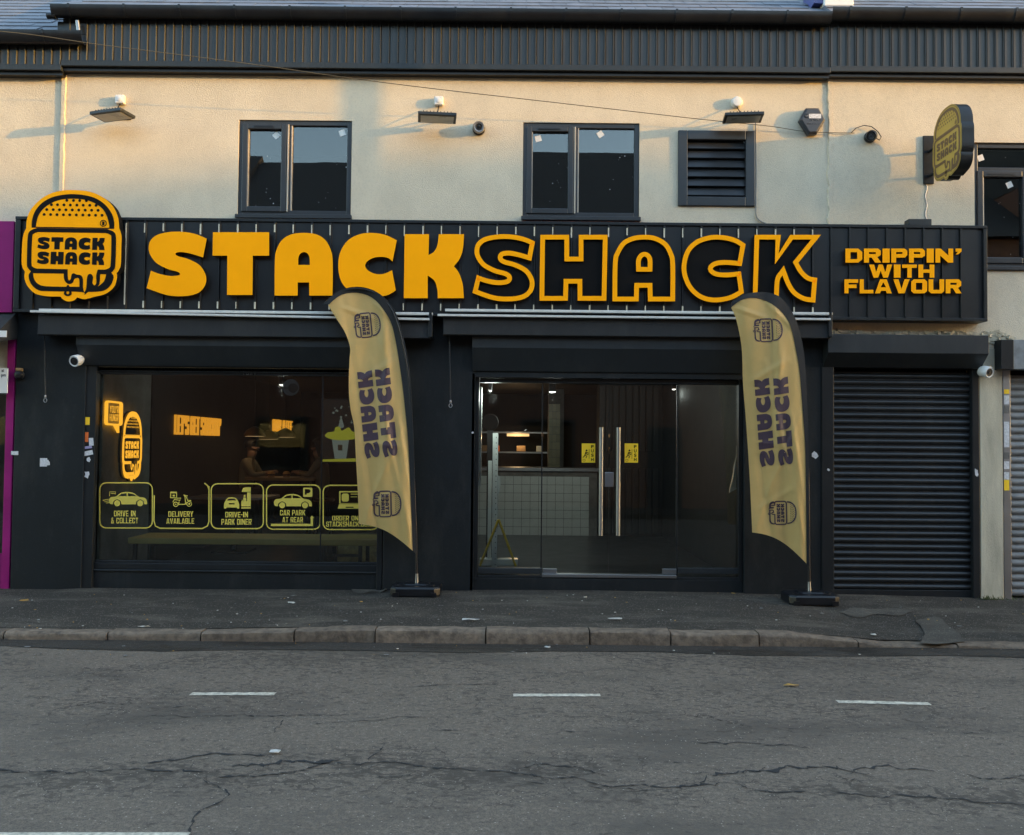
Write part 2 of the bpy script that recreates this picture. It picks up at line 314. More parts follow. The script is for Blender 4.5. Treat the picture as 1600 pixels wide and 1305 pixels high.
# ------------------------------------------------------------------ materials
def mat(name, col, rough=.5, metal=0.0, var=.12, vs=4.0, bump=0.0, bs=60.0, spec=.5, emit=None, es=0.0, rnd=0.0, stretch=None, coat=0.0, dust=0.0):
    mt = bpy.data.materials.new(name); mt.use_nodes = True; nt = mt.node_tree; N = nt.nodes; L = nt.links
    b = N['Principled BSDF']; b.inputs['Roughness'].default_value = rough; b.inputs['Metallic'].default_value = metal
    b.inputs['Specular IOR Level'].default_value = spec; b.inputs['Coat Weight'].default_value = coat
    g = N.new('ShaderNodeNewGeometry'); src = g.outputs['Position']
    if stretch:
        mp = N.new('ShaderNodeMapping'); mp.inputs['Scale'].default_value = stretch; L.new(src, mp.inputs[0]); src = mp.outputs[0]
    nz = N.new('ShaderNodeTexNoise'); nz.inputs['Scale'].default_value = vs; nz.inputs['Detail'].default_value = 6; nz.inputs['Roughness'].default_value = .62
    L.new(src, nz.inputs['Vector'])
    mr = N.new('ShaderNodeMapRange'); mr.inputs['From Min'].default_value = .3; mr.inputs['From Max'].default_value = .7
    mr.inputs['To Min'].default_value = 1 - var; mr.inputs['To Max'].default_value = 1 + var; L.new(nz.outputs['Fac'], mr.inputs['Value'])
    mx = N.new('ShaderNodeMix'); mx.data_type = 'RGBA'; mx.blend_type = 'MULTIPLY'; mx.inputs[0].default_value = 1
    mx.inputs[6].default_value = (*col, 1); fac = mr.outputs[0]
    if rnd:
        oi = N.new('ShaderNodeObjectInfo'); m2 = N.new('ShaderNodeMapRange'); m2.inputs['To Min'].default_value = 1 - rnd; m2.inputs['To Max'].default_value = 1 + rnd
        L.new(oi.outputs['Random'], m2.inputs['Value']); mm = N.new('ShaderNodeMath'); mm.operation = 'MULTIPLY'
        L.new(fac, mm.inputs[0]); L.new(m2.outputs[0], mm.inputs[1]); fac = mm.outputs[0]
    cb = N.new('ShaderNodeCombineColor')
    for i in range(3): L.new(fac, cb.inputs[i])
    L.new(cb.outputs[0], mx.inputs[7]); L.new(mx.outputs[2], b.inputs['Base Color'])
    r2 = N.new('ShaderNodeMapRange'); r2.inputs['To Min'].default_value = max(0, rough - .1); r2.inputs['To Max'].default_value = min(1, rough + .1)
    L.new(nz.outputs['Fac'], r2.inputs['Value']); L.new(r2.outputs[0], b.inputs['Roughness'])
    if dust:
        gd = N.new('ShaderNodeNewGeometry'); md = N.new('ShaderNodeMapping'); md.inputs['Scale'].default_value = (1, 1, .35); L.new(gd.outputs['Position'], md.inputs[0])
        nd = N.new('ShaderNodeTexNoise'); nd.inputs['Scale'].default_value = 3.1; nd.inputs['Detail'].default_value = 9; nd.inputs['Roughness'].default_value = .72; L.new(md.outputs[0], nd.inputs['Vector'])
        rd = N.new('ShaderNodeValToRGB'); rd.color_ramp.elements[0].position = .50; rd.color_ramp.elements[0].color = (0, 0, 0, 1); rd.color_ramp.elements[1].position = .72; rd.color_ramp.elements[1].color = (dust, dust, dust, 1); L.new(nd.outputs['Fac'], rd.inputs[0])
        ns = N.new('ShaderNodeTexNoise'); ns.inputs['Scale'].default_value = 55; ns.inputs['Detail'].default_value = 3; L.new(gd.outputs['Position'], ns.inputs['Vector'])
        rs_ = N.new('ShaderNodeValToRGB'); rs_.color_ramp.elements[0].position = .66; rs_.color_ramp.elements[0].color = (0, 0, 0, 1); rs_.color_ramp.elements[1].position = .74; rs_.color_ramp.elements[1].color = (dust, dust, dust, 1); L.new(ns.outputs['Fac'], rs_.inputs[0])
        ad = N.new('ShaderNodeMix'); ad.data_type = 'RGBA'; ad.blend_type = 'ADD'; ad.inputs[0].default_value = 1; L.new(rd.outputs[0], ad.inputs[6]); L.new(rs_.outputs[0], ad.inputs[7])
        dm = N.new('ShaderNodeMix'); dm.data_type = 'RGBA'; L.new(ad.outputs[2], dm.inputs[0]); L.new(mx.outputs[2], dm.inputs[6]); dm.inputs[7].default_value = (.11, .105, .095, 1); L.new(dm.outputs[2], b.inputs['Base Color'])
    if bump:
        n2 = N.new('ShaderNodeTexNoise'); n2.inputs['Scale'].default_value = bs; n2.inputs['Detail'].default_value = 4; L.new(src, n2.inputs['Vector'])
        bp = N.new('ShaderNodeBump'); bp.inputs['Strength'].default_value = bump; bp.inputs['Distance'].default_value = .01
        L.new(n2.outputs['Fac'], bp.inputs['Height']); L.new(bp.outputs[0], b.inputs['Normal'])
    if emit:
        b.inputs['Emission Color'].default_value = (*emit, 1); b.inputs['Emission Strength'].default_value = es
    return mt
def glass(name, tint=.93, boost=1.0, smear=0.0):
    mt = bpy.data.materials.new(name); mt.use_nodes = True; nt = mt.node_tree; N = nt.nodes; L = nt.links
    N.remove(N['Principled BSDF']); out = N['Material Output']
    tr = N.new('ShaderNodeBsdfTransparent'); tr.inputs[0].default_value = (tint * .97, tint, tint * .985, 1)
    gl = N.new('ShaderNodeBsdfGlossy'); gl.inputs['Roughness'].default_value = .004
    fr = N.new('ShaderNodeFresnel'); fr.inputs['IOR'].default_value = 1.5
    mu = N.new('ShaderNodeMath'); mu.operation = 'MULTIPLY'; mu.inputs[1].default_value = boost; mu.use_clamp = True
    L.new(fr.outputs[0], mu.inputs[0])
    g = N.new('ShaderNodeNewGeometry'); nz = N.new('ShaderNodeTexNoise'); nz.inputs['Scale'].default_value = 1.3; L.new(g.outputs['Position'], nz.inputs['Vector'])
    bp = N.new('ShaderNodeBump'); bp.inputs['Strength'].default_value = .03; bp.inputs['Distance'].default_value = .02
    L.new(nz.outputs['Fac'], bp.inputs['Height']); L.new(bp.outputs[0], gl.inputs['Normal'])
    mx = N.new('ShaderNodeMixShader'); L.new(mu.outputs[0], mx.inputs[0]); L.new(tr.outputs[0], mx.inputs[1]); L.new(gl.outputs[0], mx.inputs[2])
    L.new(mx.outputs[0], out.inputs[0]); return mt
def emis(name, col, st):
    mt = bpy.data.materials.new(name); mt.use_nodes = True; b = mt.node_tree.nodes['Principled BSDF']
    b.inputs['Base Color'].default_value = (*[c * .2 for c in col], 1); b.inputs['Emission Color'].default_value = (*col, 1); b.inputs['Emission Strength'].default_value = st; return mt

def render_mat():
    mt = mat('cream_render', (.69, .605, .465), .9, var=.06, vs=1.2, bump=.55, bs=95, spec=.2); nt = mt.node_tree; N = nt.nodes; L = nt.links
    b = N['Principled BSDF']; src = [l.from_socket for l in nt.links if l.to_socket == b.inputs['Base Color']][0]
    g = N.new('ShaderNodeNewGeometry')
    mp = N.new('ShaderNodeMapping'); mp.inputs['Scale'].default_value = (1.0, 1, .7); L.new(g.outputs['Position'], mp.inputs[0])
    nz = N.new('ShaderNodeTexNoise'); nz.inputs['Scale'].default_value = 2.2; nz.inputs['Detail'].default_value = 9; nz.inputs['Roughness'].default_value = .7; L.new(mp.outputs[0], nz.inputs['Vector'])
    cr = N.new('ShaderNodeValToRGB'); cr.color_ramp.elements[0].position = .34; cr.color_ramp.elements[0].color = (.72, .72, .73, 1); cr.color_ramp.elements[1].position = .58; cr.color_ramp.elements[1].color = (1, 1, 1, 1); L.new(nz.outputs['Fac'], cr.inputs[0])
    n3 = N.new('ShaderNodeTexNoise'); n3.inputs['Scale'].default_value = 42; n3.inputs['Detail'].default_value = 5; L.new(g.outputs['Position'], n3.inputs['Vector'])
    c3 = N.new('ShaderNodeValToRGB'); c3.color_ramp.elements[0].position = .36; c3.color_ramp.elements[0].color = (.8, .8, .8, 1); c3.color_ramp.elements[1].position = .52; c3.color_ramp.elements[1].color = (1, 1, 1, 1); L.new(n3.outputs['Fac'], c3.inputs[0])
    m1 = N.new('ShaderNodeMix'); m1.data_type = 'RGBA'; m1.blend_type = 'MULTIPLY'; m1.inputs[0].default_value = .34; L.new(src, m1.inputs[6]); L.new(cr.outputs[0], m1.inputs[7])
    m2 = N.new('ShaderNodeMix'); m2.data_type = 'RGBA'; m2.blend_type = 'MULTIPLY'; m2.inputs[0].default_value = .35; L.new(m1.outputs[2], m2.inputs[6]); L.new(c3.outputs[0], m2.inputs[7])
    L.new(m2.outputs[2], b.inputs['Base Color']); return mt
def asphalt(name, base, patch, chip, scale=1.0, seed=0.0, cover=(.50, .62), wet=.35, scuff=False, chips=.965):
    mt = bpy.data.materials.new(name); mt.use_nodes = True; nt = mt.node_tree; N = nt.nodes; L = nt.links; b = N['Principled BSDF']
    g = N.new('ShaderNodeNewGeometry')
    def noise(sc, det=6, ro=.6, vec=None):
        n = N.new('ShaderNodeTexNoise'); n.inputs['Scale'].default_value = sc; n.inputs['Detail'].default_value = det; n.inputs['Roughness'].default_value = ro; L.new(vec or g.outputs['Position'], n.inputs['Vector']); return n.outputs['Fac']
    def ramp(x, a, ca, c_, cb):
        r = N.new('ShaderNodeValToRGB'); r.color_ramp.elements[0].position = a; r.color_ramp.elements[0].color = (*ca, 1); r.color_ramp.elements[1].position = c_; r.color_ramp.elements[1].color = (*cb, 1); L.new(x, r.inputs[0]); return r.outputs[0]
    def mixc(a, b_, f):
        m_ = N.new('ShaderNodeMix'); m_.data_type = 'RGBA'
        for s_, x in ((0, f), (6, a), (7, b_)):
            if isinstance(x, tuple): m_.inputs[s_].default_value = (*x, 1)
            elif isinstance(x, float): m_.inputs[s_].default_value = x
            else: L.new(x, m_.inputs[s_])
        return m_.outputs[2]
    mp = N.new('ShaderNodeMapping'); mp.inputs['Scale'].default_value = (.55, 1.25, 1); mp.inputs['Location'].default_value = (seed, seed * 1.7, 0); L.new(g.outputs['Position'], mp.inputs[0])
    big = noise(.8 * scale, 10, .72, mp.outputs[0])
    grain = noise(150, 3, .7); grain2 = noise(34, 4, .7)
    vo = N.new('ShaderNodeTexVoronoi'); vo.inputs['Scale'].default_value = 85; L.new(g.outputs['Position'], vo.inputs['Vector'])
    c0 = mixc(base, tuple(x * .55 for x in base), ramp(grain, .40, (1, 1, 1), .62, (0, 0, 0)))
    c0 = mixc(c0, tuple(min(1, x * 1.5) for x in base), ramp(grain2, .5, (0, 0, 0), .72, (.8, .8, .8)))
    pf = ramp(big, cover[0], (0, 0, 0), cover[1], (1, 1, 1))
    c1_ = mixc(c0, patch, pf)
    if scuff:
        def mth(op, a, b_=None, c_=None, clamp=False):
            n = N.new('ShaderNodeMath'); n.operation = op; n.use_clamp = clamp
            for i_, x in enumerate((a, b_, c_)):
                if x is None: continue
                if isinstance(x, (int, float)): n.inputs[i_].default_value = x
                else: L.new(x, n.inputs[i_])
            return n.outputs[0]
        m3 = N.new('ShaderNodeMapping'); m3.inputs['Scale'].default_value = (.75, 1.2, 1); L.new(g.outputs['Position'], m3.inputs[0])
        sy = N.new('ShaderNodeSeparateXYZ'); L.new(g.outputs['Position'], sy.inputs[0])
        wob = mth('MULTIPLY', mth('SUBTRACT', noise(.5, 3, .5), .5), 1.6)
        yy = mth('ADD', sy.outputs[1], wob)
        def belt(yc, wd_): return mth('SUBTRACT', 1.0, mth('DIVIDE', mth('ABSOLUTE', mth('SUBTRACT', yy, yc)), wd_), None, True)
        zone = mth('ADD', mth('MAXIMUM', belt(-5.35, .42), mth('MULTIPLY', belt(-2.75, .75), .85)), mth('MULTIPLY', belt(-3.9, 1.0), .45), None, True)
        zone = mth('MULTIPLY', zone, ramp(noise(.9, 4, .6, mp.outputs[0]), .37, (0, 0, 0), .50, (1, 1, 1)))
        sc_n = noise(16, 8, .78, m3.outputs[0])
        sm = mth('MULTIPLY', mth('SUBTRACT', mth('ADD', sc_n, mth('MULTIPLY', zone, .12)), .560), 13.0, None, True)
        dv = N.new('ShaderNodeVectorMath'); dv.operation = 'ADD'; nd_ = N.new('ShaderNodeTexNoise'); nd_.inputs['Scale'].default_value = 5; nd_.inputs['Detail'].default_value = 6; L.new(g.outputs['Position'], nd_.inputs['Vector'])
        sv = N.new('ShaderNodeVectorMath'); sv.operation = 'SCALE'; sv.inputs['Scale'].default_value = .30; L.new(nd_.outputs['Color'], sv.inputs[0]); L.new(g.outputs['Position'], dv.inputs[0]); L.new(sv.outputs[0], dv.inputs[1])
        ve = N.new('ShaderNodeTexVoronoi'); ve.feature = 'DISTANCE_TO_EDGE'; ve.inputs['Scale'].default_value = 2.6; L.new(dv.outputs[0], ve.inputs['Vector'])
        ck = mth('MULTIPLY', mth('LESS_THAN', ve.outputs['Distance'], mth('MULTIPLY', zone, .020)), .8)
        c1_ = mixc(c1_, tuple(x * .55 for x in patch), mth('MAXIMUM', mth('MULTIPLY', sm, .8), ck))
    vcol = N.new('ShaderNodeSeparateColor'); L.new(vo.outputs['Color'], vcol.inputs[0])
    gt = N.new('ShaderNodeMath'); gt.operation = 'GREATER_THAN'; gt.inputs[1].default_value = chips; L.new(vcol.outputs[0], gt.inputs[0])
    lt = N.new('ShaderNodeMath'); lt.operation = 'LESS_THAN'; lt.inputs[1].default_value = .34; L.new(vo.outputs['Distance'], lt.inputs[0])
    ml = N.new('ShaderNodeMath'); ml.operation = 'MULTIPLY'; L.new(gt.outputs[0], ml.inputs[0]); L.new(lt.outputs[0], ml.inputs[1])
    c2 = mixc(c1_, chip, ml.outputs[0]); L.new(c2, b.inputs['Base Color'])
    rg = N.new('ShaderNodeMapRange'); rg.inputs['To Min'].default_value = .82; rg.inputs['To Max'].default_value = wet + .25; L.new(pf, rg.inputs['Value']); L.new(rg.outputs[0], b.inputs['Roughness'])
    b.inputs['Specular IOR Level'].default_value = .35
    bp = N.new('ShaderNodeBump'); bp.inputs['Strength'].default_value = .7; bp.inputs['Distance'].default_value = .006; L.new(grain, bp.inputs['Height'])
    b2 = N.new('ShaderNodeBump'); b2.inputs['Strength'].default_value = .4; b2.inputs['Distance'].default_value = .012; L.new(grain2, b2.inputs['Height']); L.new(bp.outputs[0], b2.inputs['Normal']); L.new(b2.outputs[0], b.inputs['Normal'])
    return mt
M = {}
M['render'] = render_mat()
M['render_dirty'] = mat('stained_render', (.52, .47, .36), .9, var=.22, vs=2.5, bump=.5, bs=70, spec=.2, stretch=(3, 3, .6))
M['char'] = mat('charcoal_masonry_paint', (.0082, .0105, .0125), .6, var=.22, vs=2.2, bump=.12, bs=35, spec=.3, dust=0.13)
M['charsm'] = mat('charcoal_powder_coat', (.011, .0132, .0155), .42, var=.12, vs=5, spec=.35, dust=0.1)
M['charlt'] = mat('grey_powder_coat', (.019, .0235, .0275), .45, var=.10, vs=4, spec=.4, dust=0.12)
M['black'] = mat('black_plastic', (.0055, .006, .008), .4, var=.15)
M['gutter'] = mat('black_gutter_plastic', (.0065, .0075, .010), .33, var=.2, vs=3, dust=0.08)
M['clad'] = mat('anthracite_cladding', (.027, .0285, .029), .45, var=.15, vs=6, rnd=.12, stretch=(1, 1, .2), dust=0.14)
M['fasc'] = mat('black_fascia_sheet', (.0075, .0085, .010), .38, var=.2, vs=5, rnd=.15, stretch=(1, 1, .25), dust=0.07)
M['pale'] = mat('pale_rib_glint', (.62, .57, .44), .45, var=.12, vs=20)
M['upvc'] = mat('anthracite_window_plastic', (.026, .0285, .033), .35, var=.07, vs=6)
M['bead'] = mat('pale_window_bead', (.45, .40, .33), .4, var=.1)
M['glass'] = glass('shop_glass', .95, 1.0)
M['glassup'] = glass('upper_glass', .6, 2.7)
M['room'] = mat('dark_room', (.02, .02, .02), .9)
M['slate'] = mat('roof_slate', (.115, .125, .15), .55, var=.25, vs=9, rnd=.15, bump=.2, bs=40)
M['orange'] = mat('sign_orange_acrylic', (.94, .362, .002), .55, var=.05, vs=2.2, spec=.06, emit=(.83, .335, .004), es=.028)
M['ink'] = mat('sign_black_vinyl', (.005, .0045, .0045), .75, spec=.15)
M['signgold'] = mat('projecting_sign_gold', (.46, .31, .055), .45, var=.08, vs=5)
M['signbrown'] = mat('projecting_sign_brown', (.13, .075, .035), .5)
M['white'] = mat('white_plastic', (.75, .74, .71), .4, var=.05)
M['bar'] = mat('white_awning_bar', (.64, .63, .59), .35, var=.1, vs=12)
M['awn'] = mat('black_awning_fabric', (.017, .018, .020), .85, var=.2, vs=7, bump=.2, bs=120, dust=0.12)
M['steel'] = mat('brushed_steel', (.30, .305, .31), .42, metal=1.0, var=.03, vs=3)
M['dsteel'] = mat('dull_steel', (.30, .30, .31), .45, metal=1.0, var=.06, vs=4)
M['shut'] = mat('black_shutter_slat', (.014, .0155, .0175), .36, var=.22, vs=3, rnd=.12, stretch=(.5, 1, 6), dust=0.12)
M['shutg'] = mat('grey_shutter_slat', (.20, .205, .205), .5, var=.2, vs=5, rnd=.1)
M['purple'] = mat('magenta_paint', (.29, .013, .14), .5, var=.18, vs=3, spec=.2)
M['flag'] = mat('gold_flag_cloth', (.68, .46, .165), .45, var=.06, vs=5, bump=.15, bs=300, spec=.4)
_nt = M['flag'].node_tree; _b = _nt.nodes['Principled BSDF']; _tl = _nt.nodes.new('ShaderNodeBsdfTranslucent'); _tl.inputs[0].default_value = (.72, .50, .17, 1)
_ms = _nt.nodes.new('ShaderNodeMixShader'); _ms.inputs[0].default_value = .22; _nt.links.new(_b.outputs[0], _ms.inputs[1]); _nt.links.new(_tl.outputs[0], _ms.inputs[2]); _nt.links.new(_ms.outputs[0], _nt.nodes['Material Output'].inputs[0])
M['flagink'] = mat('dark_purple_flag_print', (.055, .030, .045), .6)
M['sleeve'] = mat('black_flag_sleeve', (.010, .010, .011), .75)
M['kerb'] = mat('granite_kerb', (.150, .112, .080), .85, var=.5, vs=14, bump=.7, bs=60, rnd=.18)
M['road'] = asphalt('road_asphalt', (.188, .150, .115), (.098, .080, .063), (.36, .31, .25), 1.0, 3.0, (.50, .64), .45, True)
M['pave'] = asphalt('pavement_asphalt', (.046, .0385, .030), (.086, .072, .055), (.34, .29, .24), 2.4, 9.0, (.49, .62), .5, False, .87)
M['crack'] = mat('road_crack', (.020, .020, .021), .9)
M['gut'] = asphalt('wet_gutter', (.048, .040, .032), (.026, .022, .018), (.16, .14, .12), 3.0, 5.0, (.45, .6), .15, False, .95)
M['paint'] = mat('worn_road_paint', (.52, .465, .37), .75, var=.5, vs=38, bump=.3, bs=120)
M['conc'] = mat('worn_concrete', (.16, .155, .145), .9, var=.3, vs=7, bump=.5, bs=60)
M['brickred'] = mat('red_brick', (.16, .05, .035), .9, var=.25, vs=12, bump=.4)
M['neon'] = emis('neon_orange', (1.0, .44, .03), .17)
M['neon2'] = emis('neon_amber', (1.0, .40, .03), .10)
M['lampglow'] = emis('lamp_glow', (1.0, .62, .28), .14)
M['whiteglow'] = emis('white_lamp_glow', (1.0, .95, .85), .35)
M['vinyl'] = mat('yellow_green_vinyl', (.72, .57, .09), .6, var=.03)
M['bench'] = mat('olive_bench_vinyl', (.62, .56, .19), .55, var=.1)
M['legs'] = mat('black_steel_legs', (.012, .012, .012), .4)
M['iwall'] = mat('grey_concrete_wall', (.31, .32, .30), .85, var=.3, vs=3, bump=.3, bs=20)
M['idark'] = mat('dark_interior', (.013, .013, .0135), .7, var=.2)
M['ifloor'] = mat('dark_floor_tile', (.030, .030, .031), .35, var=.25, vs=4)
M['wtile'] = mat('white_wall_tile', (.62, .66, .63), .2, var=.05, vs=6)
M['slatb'] = mat('black_wall_slat', (.022, .022, .022), .5, var=.15)
M['oak'] = mat('oak_top', (.30, .19, .09), .5, var=.2, vs=8, stretch=(1, 8, 8))
M['stickY'] = mat('yellow_sticker', (1.0, .62, .02), .55, var=.04)
M['stickV'] = mat('lilac_slip', (.33, .30, .50), .6)
M['patchp'] = asphalt('pavement_repair', (.115, .100, .080), (.060, .052, .042), (.26, .24, .2), 6.0, 2.0, (.44, .56), .5, False, .9)
M['stickO'] = mat('orange_sticker', (.75, .16, .03), .5, var=.12, vs=20)
M['stickW'] = mat('white_sticker', (.62, .62, .64), .6, var=.25, vs=60)
M['yellow'] = mat('yellow_plastic', (.68, .48, .03), .4)
M['skin'] = mat('skin', (.34, .19, .13), .55)
M['hair'] = mat('dark_hair', (.012, .009, .008), .6)
M['cloth1'] = mat('beige_jumper', (.30, .25, .17), .9)
M['cloth2'] = mat('black_jacket', (.02, .02, .022), .85)
M['brick'] = mat('house_brick', (.16, .075, .05), .9, var=.25, vs=8, bump=.4)
M['hroof'] = mat('house_roof_tile', (.05, .045, .042), .85, var=.25, vs=6)
M['leaf'] = mat('fallen_leaf', (.42, .24, .05), .7, var=.3, vs=60)
M['scrap'] = mat('pale_litter', (.55, .53, .48), .7, var=.2, vs=60)
M['hedge'] = mat('weed_green', (.06, .085, .03), .8, var=.3, vs=40)
M['alarm'] = mat('alarm_box_plastic', (.045, .047, .055), .35, var=.1)

# ================================================================== ground
KY0, KY1 = -2.04, -2.20                        # kerb back and front
ZR = -0.118                                    # road level
def pave_z(x, y):
    t = min(1, max(0, (-y) / 2.1))
    base = -.035 if x < -4.75 else (-.02 if x < -1.4 else (0.0 if x < 2.3 else -.012 * min(4, x - 2.3)))
    drop = max(0, min(1, (x - 2.35) / .95)) * .085
    kerb = (-.045 if x < -3 else -.045 * max(0, (-1.2 - x) / 1.8) if x < -1.2 else 0) - drop
    return base * (1 - t) + kerb * t
def sheet(name, xs, ys, zf, mt, parent=None):
    b = MB(); vs = [(x, y, zf(x, y)) for y in ys for x in xs]; n = len(xs)
    b.add(vs, [(j * n + i, j * n + i + 1, (j + 1) * n + i + 1, (j + 1) * n + i) for j in range(len(ys) - 1) for i in range(n - 1)])
    return b.build(name, mt, parent, smooth=True)
def lin(a, b, n): return [a + (b - a) * i / (n - 1) for i in range(n)]
gnd = MB(); gnd.add([(-400, -400, -.16), (400, -400, -.16), (400, 400, -.16), (-400, 400, -.16)], [(0, 1, 2, 3)])
tag(gnd.build('ground', M['pave']), kind='structure')
road = sheet('road', lin(-60, 100, 60), lin(-11.4, KY1 + .03, 12), lambda x, y: ZR + .0 * x, M['road']); tag(road, kind='structure')
pv = sheet('pavement', sorted(set(lin(-60, -9, 8) + lin(-9, 9, 73) + lin(9, 60, 8))), lin(KY0 - .01, .5, 14), lambda x, y: pave_z(x, min(0, y)) + .004 * math.sin(x * 2.1) * math.cos(y * 2.7), M['pave']); tag(pv, kind='structure')
pv2 = MB().box(-60, 100, -13.5, -11.3, -.3, 0.0).build('pavement', M['pave']); tag(pv2, kind='structure')
# wet dark channel along the kerb
gch = sheet('gutter_channel', lin(-20, 20, 50), [KY1 - .30, KY1 - .24, KY1 + .02], lambda x, y: ZR + .004, M['gut'])
for v in gch.data.vertices:
    if v.co.y < KY1 - .1: v.co.y += .11 * math.sin(v.co.x * 1.7) * math.sin(v.co.x * .6 + 1) + .03 * math.sin(v.co.x * 9)
tag(gch, kind='structure')
kerb = tag(link(bpy.data.objects.new('kerb', None)), kind='structure')
kx = [-9.0, -8.1, -7.25, -6.35, -5.45] + [G(p, 984, -.03).x for p in (5, 170, 318, 464, 590, 760, 918, 1040, 1172)]
kx += [kx[-1] + .86, kx[-1] + 1.72, kx[-1] + 2.6, kx[-1] + 3.5, kx[-1] + 4.4]
for i in range(len(kx) - 1):
    a, b = kx[i] + .006, kx[i + 1] - .006; j = random.uniform(-.006, .006); jy = random.uniform(-.008, .008)
    mb = MB(); n = 7; rnd_ = random.Random(i)
    vs = []; prof = [(KY0, -.2), (KY0, 0), (KY1 + .03, 0), (KY1 + .008, -.012), (KY1, -.035), (KY1 + .004, -.2)]
    for k in range(n):
        x = a + (b - a) * k / (n - 1)
        for q, (y, z) in enumerate(prof):
            zz = z + pave_z(x, -2.1) + j if z > -.15 else z
            if z > -.15: zz = max(zz, ZR + .012 + z * .1)
            vs.append((x, y + jy + rnd_.uniform(-.004, .004), zz + (rnd_.uniform(-.004, .004) if z > -.15 else 0)))
    m_ = len(prof); fs = [(k * m_ + q, k * m_ + (q + 1) % m_, (k + 1) * m_ + (q + 1) % m_, (k + 1) * m_ + q) for k in range(n - 1) for q in range(m_)]
    fs += [tuple(range(m_))[::-1], tuple((n - 1) * m_ + q for q in range(m_))]
    mb.add(vs, fs); mb.build('kerbstone', M['kerb'], kerb, smooth=True)
# painted dashes
for i, (p0, p1, y, lab) in enumerate(((298, 430, 1085, 'short white painted dash on the road, left of three'), (802, 938, 1087, 'short white painted dash on the road, below the glass doors'), (1308, 1453, 1099, 'short white painted dash on the road, below the black roller shutter'))):
    a = G(p0, y - (0 if i < 2 else 2), ZR); b = G(p1, y + (0 if i < 2 else 1.5), ZR); h = .034
    mb = MB(); pts = []
    rn = random.Random(i + 40); N_ = 16
    top = [(a.x + (b.x - a.x) * k / N_, a.y + (b.y - a.y) * k / N_ + h + rn.uniform(-.006, .004)) for k in range(N_ + 1)]
    bot = [(a.x + (b.x - a.x) * k / N_, a.y + (b.y - a.y) * k / N_ - h + rn.uniform(-.004, .006)) for k in range(N_ + 1)]
    mb.add([(x, y_, ZR + .004) for x, y_ in top + bot], [(k, k + 1, N_ + 2 + k, N_ + 1 + k) for k in range(N_)])
    tag(mb.build('lane_marking', M['paint'], road), lab)
mb = MB(); a = G(-200, 1303.5, ZR); b = G(297, 1303.5, ZR); mb.add([(a.x, a.y - .1, ZR + .004), (b.x, b.y - .1, ZR + .004), (b.x, b.y + .01, ZR + .004), (a.x, a.y + .01, ZR + .004)], [(0, 1, 2, 3)])
mb.build('lane_marking', M['paint'], road)
# cracks in the road (recess-dark ribbons following traced lines)
def crack(pts, w0, seed, jit=.02, sub=14, br=.0):
    rn = random.Random(seed); P = [G(px, py, ZR) for px, py in pts]; q = []
    for i in range(len(P) - 1):
        n = max(3, int((P[i + 1] - P[i]).length / .022))
        for k in range(n): q.append(P[i].lerp(P[i + 1], k / n))
    q.append(P[-1]); ox = oy = 0; L_ = []; R_ = []
    for i, p in enumerate(q):
        ox = ox * .8 + rn.uniform(-jit, jit) * .8; oy = oy * .8 + rn.uniform(-jit, jit) * .9
        w = w0 * .45 * max(.05, abs(rn.gauss(.5, .5))) * (1 if 2 < i < len(q) - 3 else .3)
        t = (q[min(i + 1, len(q) - 1)] - q[max(0, i - 1)]).normalized(); nn = Vector((-t.y, t.x, 0))
        c = p + Vector((ox, oy, 0)); L_.append(c + nn * w); R_.append(c - nn * w)
    z = ZR + .0035
    mb = MB(); n = len(q); mb.add([(v.x, v.y, z) for v in L_ + R_], [(i, i + 1, n + i + 1, n + i) for i in range(n - 1)])
    return mb.build('crack', M['crack'], road)
crack([(-40,1200),(60,1206),(110,1209),(200,1202),(290,1204),(330,1208)], .022, 1)
crack([(200,1196),(270,1186),(350,1180),(420,1182)], .03, 2)
crack([(320,1215),(322,1225),(345,1233),(352,1243),(340,1255),(308,1266),(300,1280),(297,1310)], .013, 3, .012)
crack([(320,1214),(380,1212),(450,1205),(520,1192),(575,1191),(620,1192),(660,1201),(720,1203),(790,1207),(830,1212),(905,1218),(960,1229),(1040,1232),(1090,1228),(1135,1225),(1165,1232),(1230,1240),(1330,1243),(1420,1245),(1500,1250),(1540,1258),(1640,1264)], .017, 4)
crack([(360,1200),(420,1192),(470,1190),(540,1192)], .05, 5, .03)
crack([(575,1220),(630,1214),(660,1206)], .012, 6); crack([(575,1191),(590,1180),(600,1170),(605,1160)], .012, 7)
crack([(800,1203),(850,1197),(900,1200),(960,1214)], .016, 8); crack([(1090,1228),(1110,1212),(1160,1203),(1230,1198),(1290,1200),(1360,1206)], .03, 9, .03)
crack([(900,1231),(960,1232),(1040,1232)], .014, 10); crack([(1330,1210),(1380,1198),(1440,1204)], .03, 11, .03)
crack([(220,1120),(300,1120),(390,1119),(470,1120),(560,1118)], .011, 12); crack([(430,1150),(438,1135),(442,1122)], .008, 13, .012)
crack([(480,1134),(540,1128),(620,1120),(700,1121)], .011, 14); crack([(80,1107),(120,1102),(180,1095)], .008, 15)
crack([(1080,1160),(1150,1163),(1220,1165),(1280,1170)], .018, 16, .03); crack([(1060,1120),(1100,1118),(1130,1130),(1180,1138)], .012, 17, .03)
crack([(640,1074),(700,1070),(790,1071)], .014, 18, .02); crack([(1500,1210),(1560,1216),(1640,1222)], .02, 19, .03)
